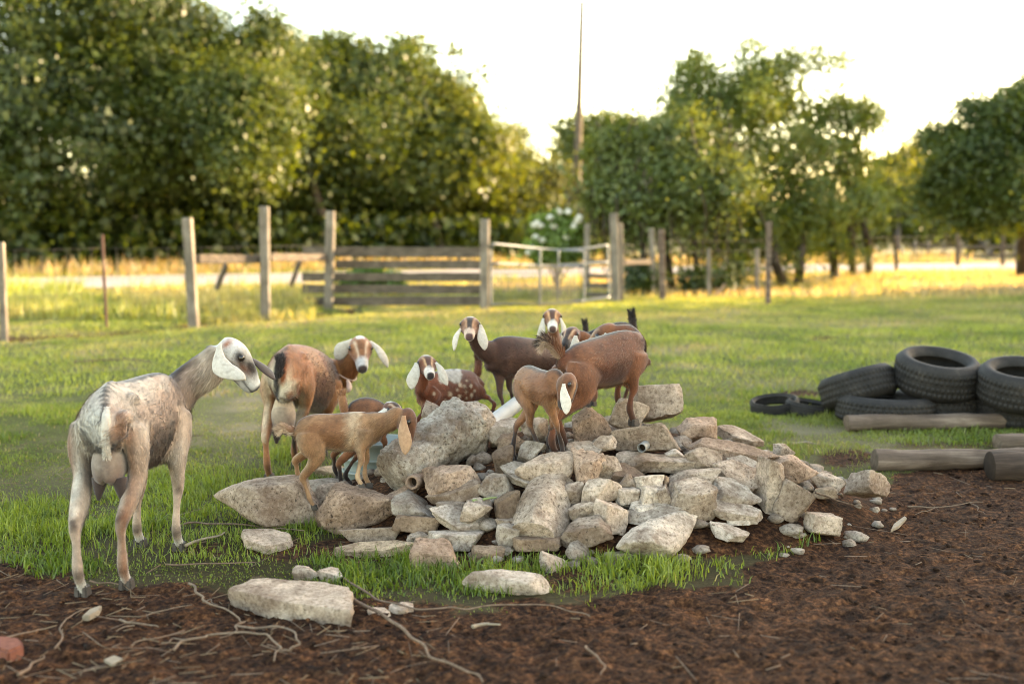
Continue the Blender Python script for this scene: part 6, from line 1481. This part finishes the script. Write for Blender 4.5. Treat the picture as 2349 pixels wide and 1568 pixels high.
# --- face peering over the others
Y7 = 6.55
c7 = coat_factory(srgb(128, 78, 48), dorsal=srgb(30, 22, 20), dorsal_w=.08, legs=srgb(70, 42, 30), head=srgb(136, 84, 50), stripe=(srgb(204, 152, 108), srgb(72, 40, 30)), crown=wt, muzzle=srgb(224, 214, 206), nose=srgb(96, 70, 66))
g = Goat('brown kid with white ears peering straight at the camera over the other kids', seed=71, s_=.60, fat=.85, nfur=10000,
    spine=[D(1344, 800, 7.2), D(1336, 800, 7.1), D(1312, 800, 6.9), D(1290, 802, 6.74), D(1280, 806, 6.66)],
    neck=[D(1274, 790, 6.6), D(1270, 770, 6.57)], poll=D(1266, 716, 6.52), muzzle=D(1269, 764, 6.30),
    feet=[D(1336, 935, 7.15), D(1350, 935, 7.05), D(1284, 950, 6.72), D(1296, 950, 6.66)], coat=c7, headL=.28, headw=1.18,
    ears=[(D(1247, 730, 6.46), D(1240, 792, 6.42), .056, (-.6, -.8, .1), .08, wt, wt), (D(1286, 729, 6.46), D(1294, 788, 6.42), .05, (.7, -.7, .1), .10, wt, wt)],
    tail=([D(1345, 785, 7.2), D(1344, 765, 7.2), D(1343, 748, 7.2), D(1341, 736, 7.2)], .017, srgb(48, 32, 27), srgb(40, 28, 24), .03, 900))
# --- head with a white ear between
Y8 = 6.02
c8 = coat_factory(srgb(132, 78, 46), dorsal=srgb(34, 25, 22), dorsal_w=.14, legs=srgb(104, 62, 40), legcut=.7, head=srgb(116, 60, 38), stripe=(srgb(190, 150, 118), srgb(52, 32, 28)), muzzle=srgb(46, 34, 32), nose=srgb(30, 24, 24),
    patch=lambda c, col, big, fine: lerp3(col, V3(wt)[None].repeat(len(col), 0), (c['part'] == 2)*np.exp(-(((c['hx']-.66)/.09)**2+((c['hy']+.05)/.07)**2))))
g = Goat('brown kid whose head with one white ear shows above the biggest kid', seed=83, s_=.56, fat=.85, nfur=10000,
    spine=[D(1452, 826, 6.24), D(1436, 824, 6.2), D(1404, 822, 6.12), D(1372, 818, 6.02), D(1358, 816, 5.98)],
    neck=[D(1352, 794, 5.94), D(1336, 779, 5.92)], poll=D(1316, 758, 5.90), muzzle=D(1284, 799, 5.72),
    feet=[D(1440, 950, 6.2), D(1448, 950, 6.12), D(1339, 918, 6.06), D(1362, 930, 5.94)], coat=c8, headL=.285,
    ears=[(D(1322, 770, 5.80), D(1316, 818, 5.76), .062, (.2, -1, .1), .05, wt, wt)],
    tail=([D(1452, 815, 6.24), D(1458, 800, 6.25), D(1460, 795, 6.25)], .017, srgb(110, 66, 40), srgb(90, 54, 34), .02, 300))
# --- dark kid at the back, tail raised
c9 = coat_factory(srgb(82, 52, 40), roan=srgb(110, 76, 60), dorsal=srgb(20, 15, 14), dorsal_w=.16, legs=srgb(90, 54, 36), head=srgb(90, 52, 36))
g = Goat('dark brown kid at the back with its dark tail raised upright', seed=97, s_=.58, fat=.95, nfur=10000,
    spine=[D(1452, 782, 6.72), D(1432, 769, 6.7), D(1392, 786, 6.66), D(1350, 806, 6.62), D(1334, 808, 6.6)],
    neck=[D(1322, 812, 6.6), D(1312, 822, 6.6)], poll=D(1302, 830, 6.58), muzzle=D(1292, 872, 6.5),
    feet=[D(1430, 925, 6.75), D(1440, 930, 6.65), D(1345, 925, 6.7), D(1352, 930, 6.6)], coat=c9, headL=.27,
    ears=[(D(1304, 838, 6.5), D(1304, 872, 6.48), .05, (0, -1, .1), .05, dk, dk)],
    tail=([D(1452, 780, 6.72), D(1453, 760, 6.74), D(1451, 735, 6.75), D(1448, 714, 6.75)], .021, srgb(70, 46, 38), srgb(36, 26, 24), .032, 2200))
# --- big tan-brown kid, side on, rump to the left and head folded back behind it
Y10 = 5.24
c10 = coat_factory(srgb(128, 76, 47), roan=srgb(106, 58, 36), dorsal=srgb(46, 33, 28), dorsal_w=.040, belly=srgb(192, 140, 98), legs=srgb(112, 62, 38), legcut=.5, head=srgb(126, 74, 44), stripe=(srgb(190, 150, 118), srgb(50, 32, 28)), leghair=srgb(84, 48, 32))
g = Goat('biggest brown kid, side on across the top of the pile, its head out of sight', seed=103, s_=.84, fat=.86, tall=.80, nfur=34000, legk=.90,
    spine=[D(1292, 832, Y10-.10), D(1322, 834, Y10-.06), D(1378, 829, Y10+.04), D(1440, 814, Y10+.14), D(1464, 818, Y10+.18)],
    neck=[D(1462, 792, Y10+.26), D(1440, 772, Y10+.33)], poll=D(1402, 752, Y10+.36), muzzle=D(1352, 792, Y10+.40),
    feet=[D(1300, 1036, Y10-.03), D(1275, 1052, Y10-.20), D(1425, 948, Y10+.24), D(1453, 976, Y10+.10)], coat=c10, headL=.25, neckr=.85,
    ears=[(D(1392, 765, Y10+.30), D(1376, 800, Y10+.28), .06, (0, -1, .2), .05, wt, wt)],
    tail=([D(1290, 822, Y10-.10), D(1280, 806, Y10-.11), D(1268, 792, Y10-.12), D(1252, 780, Y10-.13), D(1243, 786, Y10-.13)], .017, srgb(140, 84, 52), srgb(52, 36, 30), .055, 3600, srgb(172, 146, 126)))
# --- smaller kid in front of it
c11 = coat_factory(srgb(150, 102, 70), roan=srgb(132, 84, 56), dorsal=srgb(58, 40, 33), dorsal_w=.13, belly=srgb(176, 136, 104), legs=srgb(50, 33, 27), legcut=.52, head=srgb(116, 70, 44), stripe=(srgb(176, 130, 96), srgb(60, 40, 32)), muzzle=srgb(60, 42, 34))
Y11 = 4.98
g = Goat('dark legged brown kid with a white hanging ear bowing in front of the biggest kid', seed=113, s_=.56, fat=.86, tall=.74, nfur=20000, legk=.94,
    spine=[D(1193, 872, Y11+.20), D(1210, 866, Y11+.14), D(1238, 884, Y11+.03), D(1266, 892, Y11-.07), D(1280, 892, Y11-.10)],
    neck=[D(1288, 884, Y11-.12), D(1297, 876, Y11-.13)], poll=D(1308, 864, Y11-.14), muzzle=D(1306, 926, Y11-.20), headup=(1, -.1, .2),
    feet=[D(1180, 1056, Y11+.14), D(1240, 1054, Y11+.04), D(1262, 1040, Y11+.06), D(1292, 1046, Y11-.0)], coat=c11, headL=.27,
    ears=[(D(1293, 880, Y11-.22), D(1300, 950, Y11-.24), .046, (-.1, -1, .1), .05, srgb(214, 206, 200), srgb(222, 216, 210))],
    tail=([D(1194, 866, Y11+.20), D(1188, 880, Y11+.23), D(1187, 900, Y11+.23)], .016, srgb(120, 74, 48), srgb(80, 50, 36), .02, 500))
